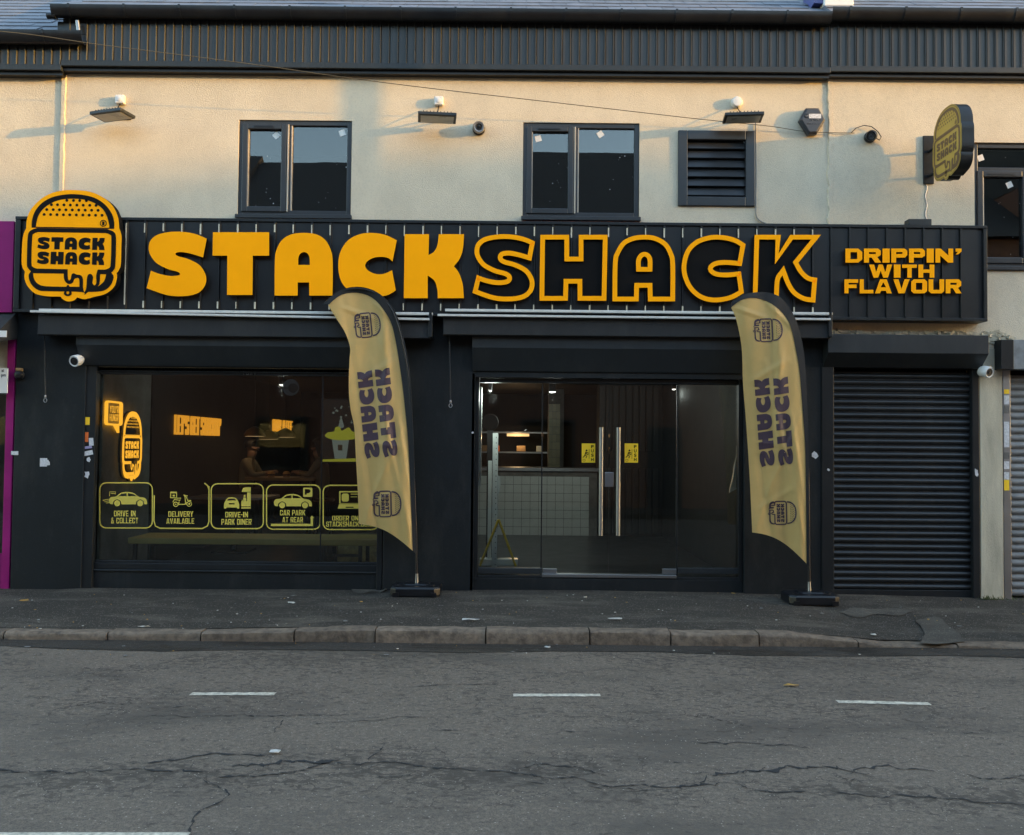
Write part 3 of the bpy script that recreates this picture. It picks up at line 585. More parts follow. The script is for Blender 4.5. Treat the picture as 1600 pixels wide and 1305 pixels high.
for i in range(46):   # short hairline scuffs in the surface
    rn = random.Random(500 + i); x = rn.uniform(0, 1600); y = rn.choice([rn.uniform(1040, 1110), rn.uniform(1110, 1180), rn.uniform(1180, 1230)]); l = rn.uniform(15, 60)
    crack([(x, y), (x + l * .5, y + rn.uniform(-3, 3)), (x + l, y + rn.uniform(-3, 3))], rn.uniform(.006, .022), 600 + i, .02)
# concrete repair patches in the pavement
def patch(pts, name, dz=.004, mt='conc'):
    q = contour(pts, 3); mb = MB(); P = [G(x, y, -.03) for x, y in q]
    P = [Vector((p.x + random.uniform(-.012, .012), p.y + random.uniform(-.012, .012), pave_z(p.x, p.y) + .004 * math.sin(p.x * 2.1) * math.cos(p.y * 2.7) + dz + .006)) for p in P]
    tr = tessellate_polygon([P]); mb.add(P, tr); return mb.build(name, M[mt], pv)
patch([(1430,966,1),(1450,962),(1466,961,1),(1482,972),(1497,984),(1507,995,1),(1470,999),(1438,997,1),(1446,985),(1440,975)], 'repair_patch', mt='patchp')
patch([(1312,955,1),(1335,949),(1368,951),(1395,949),(1427,953,1),(1405,959),(1372,957),(1340,962)], 'repair_patch', dz=.002, mt='patchp')
patch([(545,919,1),(575,916),(606,919,1),(600,929),(580,927),(560,931)], 'repair_patch', mt='patchp')
patch([(945,921,1),(985,919),(1050,922,1),(1020,927),(985,925),(960,928)], 'repair_patch', mt='patchp')

# ================================================================== buildings
XL, XR = W(97, 230).x, W(1297, 230).x
ZS = W(800, 119, 0).z                           # top of the rendered wall
def wall_holes(mb, x0, x1, z0, z1, holes, yf, yb, mi=0):
    xs = sorted(set([x0, x1] + [h[0] for h in holes] + [h[1] for h in holes])); zs = sorted(set([z0, z1] + [h[2] for h in holes] + [h[3] for h in holes]))
    xs = [x for x in xs if x0 <= x <= x1]; zs = [z for z in zs if z0 <= z <= z1]
    for i in range(len(xs) - 1):
        for j in range(len(zs) - 1):
            cx, cz = (xs[i] + xs[i + 1]) / 2, (zs[j] + zs[j + 1]) / 2
            if any(h[0] < cx < h[1] and h[2] < cz < h[3] for h in holes): continue
            for y in (yf, yb): mb.add([(xs[i], y, zs[j]), (xs[i + 1], y, zs[j]), (xs[i + 1], y, zs[j + 1]), (xs[i], y, zs[j + 1])], [(0, 1, 2, 3)], mi)
    for h in holes + [(x0, x1, z0, z1)]:
        a, b, c, d = h
        mb.add([(a, yf, c), (b, yf, c), (b, yf, d), (a, yf, d), (a, yb, c), (b, yb, c), (b, yb, d), (a, yb, d)], [(0, 1, 5, 4), (1, 2, 6, 5), (2, 3, 7, 6), (3, 0, 4, 7)], mi)
    return mb
def frame(mb, x0, x1, z0, z1, w, y0, y1, mi=0, wb=None):
    wb = w if wb is None else wb
    mb.box(x0, x0 + w, y0, y1, z0, z1, mi); mb.box(x1 - w, x1, y0, y1, z0, z1, mi)
    mb.box(x0 + w, x1 - w, y0, y1, z1 - w, z1, mi); mb.box(x0 + w, x1 - w, y0, y1, z0, z0 + wb, mi); return mb
shop = thing('shop_building', (0, 0, 0), 'cream rendered shop with charcoal ground floor, two upper windows and glass doors', 'building')
nbl = thing('shop_building', (XL - 3, 0, 0), 'neighbouring building at the left edge with magenta shopfront and lower roof', 'building')
nbr = thing('shop_building', (XR + 4, 0, 0), 'neighbouring building on the right with roller shutters and cut-off upper window', 'building')
wA = rect(372, 188, 549, 343, 0); wB = rect(817, 192, 999, 346, 0); wV = rect(1060, 206, 1178, 322, 0); wC = rect(1522, 224, 1735, 424, 0)
wA = (wA[0], wA[1], wA[2], wA[3]); holes = [wA, wB, wV]
mb = MB(); wall_holes(mb, XL, XR, 2.4, ZS + .3, holes, 0, .28); mb.build('wall', M['render'], shop)
mb = MB(); wall_holes(mb, XL - 8, XL - .012, 2.4, ZS + .3, [], .006, .28); mb.build('wall', M['render'], nbl)
sh1 = rect(1300, 560, 1531, 938, 0); sh2 = rect(1568, 560, 1790, 938, 0)
mb = MB(); wall_holes(mb, XR + .004, XR + 8, -.3, ZS + .3, [wC, (sh1[0], sh1[1], -.29, sh1[3] + .1), (sh2[0], sh2[1], -.29, sh2[3] + .1)], -.012, .28); mb.build('wall', M['render'], nbr)
MB().box(sh1[0] - .05, sh2[1] + .1, .285, .32, -.3, sh1[3] + .2).build('back_lining', M['room'], nbr)
# raised ragged render joint strips between the properties
for px, par, amp in ((98, nbl, .004), (1297, nbr, .012)):
    mb = MB(); rn = random.Random(px); n = 40; L_ = []; R_ = []
    for k in range(n):
        z = 3.95 + (ZS - 3.95) * k / (n - 1); xx = W(px, 230).x; L_.append((xx - .022 + rn.uniform(-amp, amp), -.018, z)); R_.append((xx + .018 + rn.uniform(-amp, amp), -.018, z))
    mb.add(L_ + R_ + [(x - .01, .01, z) for x, y, z in L_] + [(x + .01, .01, z) for x, y, z in R_], [(k, k + 1, n + k + 1, n + k) for k in range(n - 1)] + [(k, k + 1, 2 * n + k + 1, 2 * n + k) for k in range(n - 1)] + [(n + k, n + k + 1, 3 * n + k + 1, 3 * n + k) for k in range(n - 1)])
    mb.build('render_joint', M['render'], par)
# rooms behind the upper windows
for h, par in ((wA, shop), (wB, shop), (wC, nbr)):
    mb = MB(); mb.box(h[0] - .5, h[1] + .5, .285, 2.5, h[2] - .5, h[3] + .4); 
    mb.f = [f for i, f in enumerate(mb.f) if i != 2]; mb.m = mb.m[:5]; mb.build('room_lining', M['room'], par)
# upper windows
def upper_window(h, par, mull_px, stick, transom=None, flip=True):
    x0, x1, z0, z1 = h; y0 = .018
    w = MB(); frame(w, x0, x1, z0 + .05, z1, .055, y0, y0 + .07)
    wo = w.build('window', M['upvc'], par, bevel=.006)
    MB().box(x0 - .015, x1 + .015, -.045, .06, z0 + .002, z0 + .048).build('sill', M['upvc'], wo, bevel=.006)
    mx = W(mull_px, 260).x if mull_px else None
    panes = []
    if mx:
        MB().box(mx - .028, mx + .028, y0 + .002, y0 + .068, z0 + .105, z1 - .055).build('mullion', M['upvc'], wo, bevel=.005)
        MB().box(mx - .012, mx + .004, y0 - .016, y0 + .002, z0 + .09, z1 - .045).build('bead', M['bead'], wo, bevel=.003)
        c = MB(); frame(c, x0 + .04, mx - .02, z0 + .085, z1 - .04, .062, y0 - .016, y0 + .05); c.build('casement', M['upvc'], wo, bevel=.008)
        MB().box(x0 + .099, x0 + .109, y0 - .004, y0 + .03, z0 + .147, z1 - .102).build('bead', M['bead'], wo)
        MB().box(mx + .028, mx + .040, y0 + .0, y0 + .03, z0 + .105, z1 - .055).build('bead', M['bead'], wo)
        MB().box(x0 + .17, mx - .17, y0 - .024, y0 - .0165, z1 - .082, z1 - .064).build('trickle_vent', M['black'], wo, bevel=.002)
        panes = [(x0 + .1, mx - .08, z0 + .145, z1 - .1), (mx + .028, x1 - .055, z0 + .105, z1 - .055)]
    else:
        tz = W(1560, 265).z
        MB().box(x0 + .055, x1 - .055, y0 + .002, y0 + .068, tz - .03, tz + .03).build('transom', M['upvc'], wo, bevel=.006)
        cx1 = x0 + .62
        c = MB(); frame(c, x0 + .04, cx1, z0 + .085, tz - .012, .07, y0 - .016, y0 + .05); c.build('casement', M['upvc'], wo, bevel=.008)
        MB().box(cx1 + .004, cx1 + .06, y0 + .004, y0 + .066, z0 + .1, tz - .03).build('mullion', M['upvc'], wo)
        MB().box(x0 + .108, x0 + .120, y0 - .004, y0 + .03, z0 + .155, tz - .085).build('bead', M['bead'], wo)
        MB().box(x0 + .16, cx1 - .16, y0 - .024, y0 - .0165, tz - .06, tz - .045).build('trickle_vent', M['black'], wo)
        panes = [(x0 + .055, x1 - .055, tz + .03, z1 - .055), (x0 + .11, cx1 - .07, z0 + .155, tz - .08), (cx1 + .06, x1 - .055, z0 + .105, tz - .03)]
    for a, b, c, d in panes: MB().box(a - .012, b + .012, y0 + .03, y0 + .036, c - .012, d + .012).build('pane', M['glassup'], wo)
    for sx, sy, rot in stick:
        p = W(sx, sy, y0 + .03); mb = MB(); s = .034; a = R(rot); ax = Vector((math.cos(a), 0, math.sin(a))) * s; az = Vector((-math.sin(a), 0, math.cos(a))) * s
        mb.obox((p.x, y0 + .027, p.z), ax, Vector((0, .0008, 0)), az); mb.build('sticker', M['white'], wo)
    rn = random.Random(int(x0 * 100)); sp = MB()
    for a, b, c, d in panes:
        for k in range(7):
            u = a + (b - a) * min(.98, max(.02, rn.gauss(.7, .2))); v = c + (d - c) * rn.random() * .75; s = rn.choice((.0015, .002, .0025, .004)); sp.box(u - s, u + s, y0 + .0275, y0 + .029, v - s * rn.uniform(.6, 2.5), v + s)
    sp.build('specks', M['stickW'], wo)
    return wo
upper_window(wA, shop, 450, [(432, 212, 40), (535, 208, 20)])
upper_window(wB, shop, 899, [(841, 217, 15), (938, 210, 35)])
upper_window(wC, nbr, None, [(1532, 247, 20), (1577, 289, 25)])
xs0, xs1, zz0, zz1 = rect(815, 346, 1000, 351, -.02)
for k in range(6): MB().box(xs0 + (xs1 - xs0) * k / 6 + .004, xs0 + (xs1 - xs0) * (k + 1) / 6 - .004, -.02, .1, wB[2] - .055, wB[2] - .001).build('brick', M['brickred'], shop, bevel=.004)
# louvre vent
x0, x1, z0, z1 = wV
mb = MB(); frame(mb, x0 - .006, x1 + .006, z0 - .006, z1 + .006, .105, -.03, .06); lv = mb.build('louvre_vent', M['upvc'], shop, bevel=.008)
MB().box(x0 + .05, x1 - .05, .2, .22, z0 + .05, z1 - .05).build('back_plate', M['black'], lv)
for k in range(6):
    zc = z1 - .15 - k * (z1 - z0 - .25) / 5.6; mb = MB(); mb.obox(((x0 + x1) / 2, .022, zc), Vector(((x1 - x0) / 2 - .1, 0, 0)), Vector((0, .020, .044)), Vector((0, -.007, .003))); mb.build('slat', M['upvc'], lv)

# ---- roof edge: cladding band, flashing, gutter, slates
def eaves(par, px0, px1, top, bot, gt, gb, ends, lab):
    YC = -.12
    xm = (px0 + px1) / 2; x0 = W(px0, 80, YC).x; x1 = W(px1, 80, YC).x
    zt, zb = W(xm, top, YC).z, W(xm, bot, YC).z; fl = .055
    cl = MB().box(x0, x1, YC + .012, .2, zb + .004, zt + .1).build('roof_cladding', M['clad'], par)
    MB().box(x0 - .003, x1 + .003, YC - .016, .01, zb - .012, zb + fl).build('flashing', M['charlt'], cl, bevel=.005)
    MB().box(x0, x1, YC + .03, .004, zb - .05, zb - .013).build('soffit_trim', M['black'], cl)
    pitch = .0955; n = int((x1 - x0) / pitch); pitch = (x1 - x0) / n
    pm = MB(); h = zt + .02 - zb - fl
    prof = [(0, .012), (0.004, 0), (pitch - .024, 0), (pitch - .019, -.014), (pitch - .011, -.016), (pitch - .005, -.004), (pitch - .002, .012)]
    m_ = len(prof); vs = [(x, YC + y, z) for z in (0, h) for x, y in prof]
    pm.add(vs, [(i, i + 1, m_ + i + 1, m_ + i) for i in range(m_ - 1)] + [tuple(range(m_)), tuple(range(2 * m_ - 1, m_ - 1, -1))])
    me = pm.mesh('cladding_panel', M['clad'])
    for k in range(n): inst(me, 'cladding_panel', (x0 + k * pitch, random.uniform(-.0015, .0015), zb + fl), cl)
    # gutter (half round, open top)
    g0, g1 = W(px0 - ends[0], 28, -.2).x, W(px1 + ends[1], 28, -.2).x; zt2, zb2 = W(xm, gt, -.2).z, W(xm, gb, -.2).z; r = (zt2 - zb2) * .62
    g = MB(); ns = 12; prof = []
    for k in range(ns + 1): q = math.pi + math.pi * k / ns; prof.append((-.2 + r * math.cos(q), zt2 + (zt2 - zb2) * math.sin(q)))
    for k in range(ns, -1, -1): q = math.pi + math.pi * k / ns; prof.append((-.2 + (r - .006) * math.cos(q), zt2 + (zt2 - zb2 - .006) * math.sin(q)))
    g.extr_x(prof, g0, g1); go = g.build('gutter', M['gutter'], par, smooth=True)
    nb = max(1, int((g1 - g0) / .61)); bm_ = MB(); pr = []
    for k in range(ns + 1): q = math.pi + math.pi * k / ns; pr.append((-.2 + (r + .006) * math.cos(q), (zt2 - zb2 + .006) * math.sin(q)))
    for k in range(ns, -1, -1): q = math.pi + math.pi * k / ns; pr.append((-.2 + (r + .001) * math.cos(q), (zt2 - zb2 + .001) * math.sin(q)))
    bm_.extr_x(pr, -.012, .012); bm_.box(-.012, .012, -.2 - r - .006, -.2 - r + .012, -.002, .008); bme = bm_.mesh('bracket', M['gutter'])
    for k in range(nb): inst(bme, 'bracket', (g0 + .2 + k * .61, 0, zt2), go)
    return x0, x1, zt2
a = eaves(shop, 97, 1297, 36, 107.5, 17, 34, (14, 0), 'm')
b = eaves(nbr, 1297.5, 1760, 37, 113, 18, 36, (0, 0), 'r')
c = eaves(nbl, -300, 96.5, 69, 107, 50, 68, (0, 36), 'l')
# roofs
def roof(par, x0, x1, ze, rows, wid, ye=-.14, vis=None):
    sl = R(36); L_ = 4.2
    d = Vector((0, math.cos(sl), math.sin(sl))); nrm = Vector((0, -math.sin(sl), math.cos(sl)))
    o = Vector((0, ye, ze)); mb = MB(); p = [o + d * .0, o + d * L_, o + d * L_ - nrm * .1, o - nrm * .1]
    mb.add([(x, q.y, q.z) for x in (x0, x1) for q in p], [(0, 1, 5, 4), (1, 2, 6, 5), (2, 3, 7, 6), (3, 0, 4, 7), (0, 3, 2, 1), (4, 5, 6, 7)])
    ro = mb.build('roof', M['slate'], par)
    sm = MB(); n0 = o
    w = wid - .006; a_ = [(-.0) * d + nrm * .012, .21 * d + nrm * .004]
    sm.add([(x, q.y, q.z) for x in (0, w) for q in (a_[0], a_[1], a_[1] - nrm * .003, a_[0] - nrm * .010)], [(0, 1, 5, 4), (1, 2, 6, 5), (2, 3, 7, 6), (3, 0, 4, 7), (0, 3, 2, 1), (4, 5, 6, 7)])
    me = sm.mesh('slate', M['slate'])
    v0, v1 = vis or (x0, x1)
    for k in range(rows):
        x = v0 + (0 if k % 2 else -wid / 2)
        while x < v1:
            if x >= x0 - .01 and x + wid <= x1 + .02:
                q = o + d * (.2 * k - .03) + nrm * random.uniform(-.001, .002); inst(me, 'slate', (x, q.y, q.z), ro)
            x += wid
    return ro
rm = roof(shop, a[0] - .08, a[1], a[2] + .02, 7, .31)
roof(nbr, b[0] + .003, b[1], b[2] + .02, 7, .31, vis=(b[0], b[0] + 2.9))
roof(nbl, c[0], a[0] - .085, c[2] + .02, 12, .31, vis=(a[0] - 1.6, a[0] - .1))
# stepped end board and steel pipe stub where the two gutters meet
mb = MB().pbox(90, 34, 135, 54, -.125, .0); mb.build('end_board', M['gutter'], shop)
p = W(121, 33, -.19); q = W(123, 49, -.19); MB().tube([p, q], .022, 12).build('pipe_stub', M['steel'], shop, smooth=True)
p = W(84, 25, -.2); MB().lathe(p, (1, 0, 0), [(.03, -.07), (.034, -.07), (.034, .0), (.04, .0), (.04, .03), (.03, .03)]).build('pipe_end', M['gutter'], shop, smooth=True)
# low white roof box with bluish lead skirt
rb = thing('roof_box', W(1310, 6, .12), 'white box with blue corner on the slates above the gutter', 'roof box')
MB().pbox(1288, -30, 1334, 9, .08, .5).build('casing', M['white'], rb, bevel=.01)
MB().pbox(1272, -30, 1287, 5, .12, .5).build('side_flashing', mat('blue_flashing', (.06, .07, .22), .5), rb)

# ---- ground floor of the shop
YP = -.06
mb = MB()
def pil(p0, p1, par, name='pilaster', yf=YP):
    x0, x1, _, _ = rect(p0, 540, p1, 920, yf); o = MB().box(x0, x1, yf, .35, -.3, 3.2).build(name, M['char'], par, bevel=.006); return x0, x1
plx = pil(21, 131, shop); pil(600, 741, shop); prx = pil(1163, 1299, shop)
# joints on the pilaster where render meets frame
xw0 = W(131, 700, YP).x; xw1 = W(600, 700, YP).x; xd0 = W(741, 700, YP).x; xd1 = W(1163, 700, YP).x
MB().box(xw0, xw1, YP + .004, .3, 2.44, 3.2).build('lintel', M['char'], shop)
MB().box(xd0, xd1, YP + .004, .3, 2.36, 3.2).build('lintel', M['char'], shop)
MB().box(plx[0] - .0, xd1 + .9, .02, .3, 3.2, 4.0).build('lintel', M['char'], shop)
# stall riser
sr = rect(143, 893, 601, 926, .0)
MB().box(xw0, xw1, -.005, .3, -.3, W(370, 893, 0).z).build('stall_riser', M['char'], shop, bevel=.006)
MB().box(xd0, xd1, -.005, .3, -.3, W(950, 905, 0).z).build('threshold', M['char'], shop, bevel=.006)
# display window
ZW0, ZW1 = W(370, 889, .03).z, 2.44
mb = MB(); frame(mb, xw0 + .002, xw1 - .002, ZW0 - .012, ZW1, .055, .0, .09, wb=.07); frame(mb, xw0 + .075, xw1 - .03, ZW0 + .055, ZW1 - .052, .03, .02, .085)
dw = mb.build('display_window', M['charsm'], shop, bevel=.006)
GY = .05
MB().box(xw0 + .10, xw1 - .055, GY, GY + .008, ZW0 + .08, ZW1 - .08).build('pane', M['glass'], dw)
xp = W(503, 700, GY).x; MB().box(xp - .006, xp + .006, GY - .004, GY + .012, ZW0 + .08, ZW1 - .08).build('pane_joint', M['black'], dw)
MB().box(xw0 + .004, xw1 - .004, -.022, .06, ZW0 - .03, ZW0 - .013).build('sill', M['charlt'], dw, bevel=.004)
# guide rails of the window shutter
for p0, p1 in ((131, 149), (590, 600)):
    x0, x1, _, _ = rect(p0, 570, p1, 900, -.03); MB().box(x0 + .004, x1 - .004, YP + .012, .03, W(p0, 922, 0).z, 2.5).build('guide_rail', M['charsm'], dw, bevel=.005)
# entrance
ZD0, ZD1 = W(950, 903, .03).z, W(950, 583, .03).z
ent = MB(); frame(ent, xd0 + .002, xd1 - .002, ZD0 - .01, ZD1, .045, .0, .10, wb=.03)
ent.box(xd0 + .05, xd1 - .05, .01, .09, W(950, 600, .05).z, W(950, 593, .05).z)
for pxx in (847, 1058): xx = W(pxx, 700, GY).x; ent.box(xx - .007, xx + .007, GY - .01, GY + .02, ZD0 + .02, W(950, 600, .05).z)
en = ent.build('entrance_frame', M['charsm'], shop, bevel=.004)
MB().pbox(942, 588, 969, 592, -.012, .02).build('sensor', M['dsteel'], en, bevel=.003)
zg0, zg1 = ZD0 + .02, W(950, 600, .05).z
def pane(p0, p1, z0, z1, par, y=GY):
    return MB().box(W(p0, 700, y).x, W(p1, 700, y).x, y, y + .008, z0, z1).build('pane', M['glass'], par)
pane(749, 846, zg0, ZD1 - .05, en); pane(1059, 1157, zg0, ZD1 - .05, en)
x0, x1, z0, z1 = rect(747, 888, 847, 897, 0); MB().box(x0, x1, .005, .11, z0, z1).build('sill', M['charlt'], en, bevel=.004)
x0, x1, z0, z1 = rect(1060, 888, 1158, 897, 0); MB().box(x0, x1, .005, .11, z0, z1).build('sill', M['charlt'], en, bevel=.004)
x0, x1, z0, z1 = rect(847, 898, 1057, 903, -.012); MB().box(x0, x1, -.012, .1, z0, z1).build('threshold_strip', M['steel'], en, bevel=.003)
M['push'] = M['stickY']
def door(p0, p1, hp, sp, clip_or_glint, lockpx=None):
    dz0 = W(950, 897, GY).z; dz1 = W(950, 602, GY).z; y = GY
    d = MB().box(W(p0, 700, y).x, W(p1, 700, y).x, y, y + .010, dz0, dz1).build('glass_door', M['glass'], shop)
    x0, x1, z0, z1 = rect(hp - 3.4, 668, hp + 3.4, 837, y - .05)
    h = MB(); h.tube([((x0 + x1) / 2, y - .05, z0), ((x0 + x1) / 2, y - .05, z1)], (x1 - x0) / 2, 14)
    for zz in (z0 + .2, z1 - .2): h.tube([((x0 + x1) / 2, y - .05, zz), ((x0 + x1) / 2, y, zz)], .01, 8)
    h.build('handle', M['steel'], d, smooth=True)
    MB().pbox(clip_or_glint - 11, 889, clip_or_glint + 11, 897, y - .014, y + .026).build('clip_or_glint', M['steel'], d, bevel=.003)
    s = MB(); s.pbox(sp - 10.5, 693, sp + 10.5, 723, y - .003, y - .001)
    yy = y - .0045; f = lambda px, py, w: W(px, py, yy)
    for k, ch in enumerate('PUSH'): text_px(s, ch, sp + 4, 695.5 + k * 6.7, sp + 8.2, 700.4 + k * 6.7, f, .03, 1)
    o = sp - 4
    pol = [[circ(o + 1, 704, 1.5, 8)]] + [stroke(t, 1.3) for t in ([(o, 706), (o - 1.5, 711)], [(o - 1.5, 711), (o + 1.5, 713), (o, 716)], [(o - 1.5, 711), (o - 3, 713.5), (o - 5, 715)], [(o, 707), (o + 4, 708)], [(o - .5, 708), (o + 2.4, 710.5), (o + 4, 709.5)])] + [stroke([(o + 5, 702), (o + 5, 717)], .6)]
    s.flat(pol, f, mi=1); s.flat([ring(rr(o - 5, 717.5, o - 1, 721, .6), .5)], f, mi=1)
    s.build('push_sign', [M['push'], M['ink']], d)
    return d
d1 = door(848.5, 951, 939, 919.5, 859); d2 = door(952.5, 1056.5, 966, 986.5, 1046)
MB().pbox(945, 738, 959, 761, GY - .014, GY + .024).build('lock', M['dsteel'], d1, bevel=.004)
# shutter boxes over window and doors
def shutter_box(p0, p1, t, mid, bt, par, yf=-.2, name='shutter_box', m_='charlt', yb=-.055):
    xm = (p0 + p1) / 2; x0 = W(p0, t, yf).x; x1 = W(p1, t, yf).x
    zt, zm, zb = W(xm, t, yf).z, W(xm, mid, yf).z, W(xm, bt, -.07).z
    return MB().extr_x([(yf, zt), (yf, zm), (-.075, zb), (yb, zb), (yb, zt)], x0, x1).build(name, M[m_], par, bevel=.004)
shutter_box(119, 604, 523, 541, 573, dw); shutter_box(738, 1164, 526, 545, 582, en)
# splash of pale joint line on pilasters
MB().box(xw0 - .004, xw0 + .002, YP - .002, YP + .02, W(131, 926, 0).z, 2.5).build('frame_joint', M['charlt'], dw)
MB().box(xd0 - .03, xd0 + .001, YP - .0, .05, W(741, 921, 0).z, 2.4).build('frame_joint', M['charsm'], en)

# ---- right neighbour: shutters
def curtain(par, x0, x1, z0, z1, y, m_, pitch=.0735, n_max=60):
    prof = []; s = MB(); K = 7
    for k in range(K + 1):
        t = k / K; prof.append((-.019 * math.sin(math.pi * t) ** .8 if t < 1 else 0, (pitch - .012) * t))
    prof += [(.004, pitch - .010), (.004, pitch), (.01, pitch), (.01, 0)]
    s.extr_x([(y + a_, b_) for a_, b_ in prof], 0, x1 - x0); me = s.mesh('slat', M[m_], smooth=True)
    n = int((z1 - z0) / pitch)
    for k in range(n): inst(me, 'slat', (x0, random.uniform(-.001, .001), z0 + k * pitch), par)
rs = thing('roller_shutter', (W(1412, 935, 0).x, 0, W(1412, 935, 0).z), 'closed black roller shutter right of the shop, with grey hood above', 'roller shutter')
x0, x1, z0, z1 = rect(1301, 578, 1522, 930, .04)
curtain(rs, x0, x1, z0 + .06, z1 + .02, .04, 'shut')
MB().box(x0, x1, .015, .06, z0 - .02, z0 + .06).build('bottom_bar', M['charsm'], rs, bevel=.005)
zg = W(1412, 936, -.02).z
xa, xb, _, _ = rect(1284, 600, 1303, 900, -.07); MB().box(xa, xb, -.075, .02, zg, z1 + .05).build('guide_rail', M['charsm'], rs, bevel=.006)
xa, xb, _, _ = rect(1520, 600, 1531, 900, -.03); MB().box(xa, xb, -.03, .08, zg, z1 + .05).build('guide_rail', M['charsm'], rs, bevel=.006)
shutter_box(1294, 1545, 523, 552, 575, rs, -.24, 'hood', yb=-.016); MB().box(x0, x1, -.0, .2, z1 + .01, z1 + .3).build('soffit', M['black'], rs)
rs2 = thing('roller_shutter', (W(1690, 935, 0).x, 0, W(1690, 935, 0).z), 'grey roller shutter cut off at the right edge, stickers down its guide rail', 'roller shutter')
x0, x1, z0, z1 = rect(1579, 590, 1790, 932, .04)
curtain(rs2, x0, x1, z0, z1 + .02, .04, 'shutg', .082)
xa, xb, _, _ = rect(1568, 600, 1580, 900, -.02); MB().box(xa, xb, -.02, .09, z0 - .05, z1 + .08).build('guide_rail', M['dsteel'], rs2, bevel=.005)
x0, x1, z0, z1 = rect(1564, 532, 1800, 578, -.16); MB().box(x0, x0 + .14, -.162, -.016, z0, z1).build('hood_end', M['charsm'], rs2, bevel=.004)
MB().box(x0 + .141, x1, -.16, -.016, z0, z1).build('hood', mat('weathered_grey_hood', (.19, .205, .215), .6, var=.25, vs=12), rs2, bevel=.004)
for k, (yy, hh, m_) in enumerate(((612, 7, 'stickY'), (625, 14, 'stickW'), (640, 12, 'conc'), (664, 10, 'stickW'), (684, 30, 'stickW'), (712, 10, 'conc'), (727, 12, 'stickW'), (744, 12, 'stickW'), (758, 17, 'stickY'))):
    MB().pbox(1569, yy - hh / 2, 1577, yy + hh / 2, -.023, -.0205).build('sticker', M[m_], rs2)
# crumbled render ledge over the shutter hood
mb = MB(); rn = random.Random(5)
for k in range(150):
    px = rn.uniform(1298, 1545) if k < 95 else rn.gauss(1553, 12); py = (519.5 + rn.uniform(-3, 2.5) + (px - 1298) * .012) if k < 95 else rn.uniform(519, 537)
    p = W(px, py, -.02); s = rn.uniform(.008, .022) * (1 if k < 95 else 1.2); q = [Vector((rn.uniform(.5, 1.4) * (1 if i == 0 else rn.uniform(-.4, .4)), rn.uniform(-.4, .4), rn.uniform(-.4, .4))) for i in range(1)][0]
    mb.obox(p, Vector((1, rn.uniform(-.4, .4), rn.uniform(-.4, .4))) * s * rn.uniform(.7, 2.2), Vector((rn.uniform(-.4, .4), 1, 0)) * s * .8, Vector((rn.uniform(-.4, .4), 0, 1)) * s * .7)
tag(mb.build('broken_render', M['render_dirty'], nbr), kind='stuff')
# dirty wall strip by the shutter
x0, x1, z0, z1 = rect(1532, 545, 1567, 938, -.03); MB().box(x0, x1, -.028, .0, z0 - .05, z1).build('wall_pier', M['render_dirty'], nbr, bevel=.006)

# ---- left neighbour: magenta shopfront
x0, x1, z0, z1 = rect(-300, 344, 21, 487, -.14); MB().box(x0, x1 - .004, -.14, .004, z0, z1).build('fascia', M['purple'], nbl, bevel=.006)
x0, x1, z0, z1 = rect(7, 487, 20, 930, -.05); MB().box(x0, x1 - .004, -.05, .004, -.3, z1 - .004).build('post', M['purple'], nbl, bevel=.006)
MB().box(x0 - 3, x0 - .004, -.02, .02, -.3, .35).build('stall_riser', M['purple'], nbl)
MB().box(x0 - 3, x0 - .002, .03, .05, .35, 3.2).build('shop_pane', M['glass'], nbl); MB().box(x0 - 3, x0, 1.2, 1.25, -.2, 3.3).build('back_wall', M['idark'], nbl)
awl = MB(); awl.extr_x([(-.05, W(0, 485, -.05).z), (-.55, W(0, 528, -.55).z), (-.55, W(0, 535, -.55).z), (-.05, W(0, 530, -.05).z)], W(-200, 500, -.3).x, W(9, 500, -.3).x)
awo = tag(awl.build('awning', M['awn'], bevel=.004), 'corner of a black canopy with white edge at the left border', 'awning')
MB().pbox(-150, 516, 10, 526, -.562, -.552).build('white_edge', M['white'], awo)
nt = MB(); nt.pbox(-60, 575, 11.5, 614, -.16, -.145); f = lambda px, py, w: W(px, py, -.1615)
text_px(nt, 'at', 2.5, 577, 6.5, 581.5, f, .02, 1); text_px(nt, 'pm', 2, 585, 9, 590, f, .02, 1)
no = nt.build('notice_board', [M['white'], M['ink']]); tag(no, 'white notice plate reading at and pm, cut off at left border', 'notice')

# ================================================================== fascia sign
YS = -.20
fs = thing('fascia_sign', W(790, 494, YS), 'long black ribbed fascia sign with solid and outlined orange letters', 'sign')
fx0, fx1 = W(24, 420, YS).x, W(1541, 430, YS).x; fz0, fz1 = W(800, 491, YS).z, W(800, 350, YS).z
MB().box(fx0, fx1, YS + .02, -.002, fz0 + .004, fz1 - .004).build('backing', M['black'], fs)
mb = MB(); mb.box(fx0 - .01, fx1 + .01, YS - .012, -.001, fz1 - .004, fz1 + .03); mb.box(fx0 - .01, fx1 + .01, YS - .008, -.001, fz0 - .03, fz0 + .004)
mb.box(fx1 - .03, fx1 + .01, YS - .007, -.001, fz0 + .005, fz1 - .005); mb.box(fx0 - .01, fx0 + .05, YS - .007, -.001, fz0 + .005, fz1 - .005); mb.build('trim', M['charsm'], fs, bevel=.004)
pitch = 29.15 * (10 + YS) / FPX; r0 = W(195.5, 420, YS).x
k0 = math.ceil((fx0 + .05 - r0) / pitch); k1 = math.floor((fx1 - .03 - r0) / pitch)
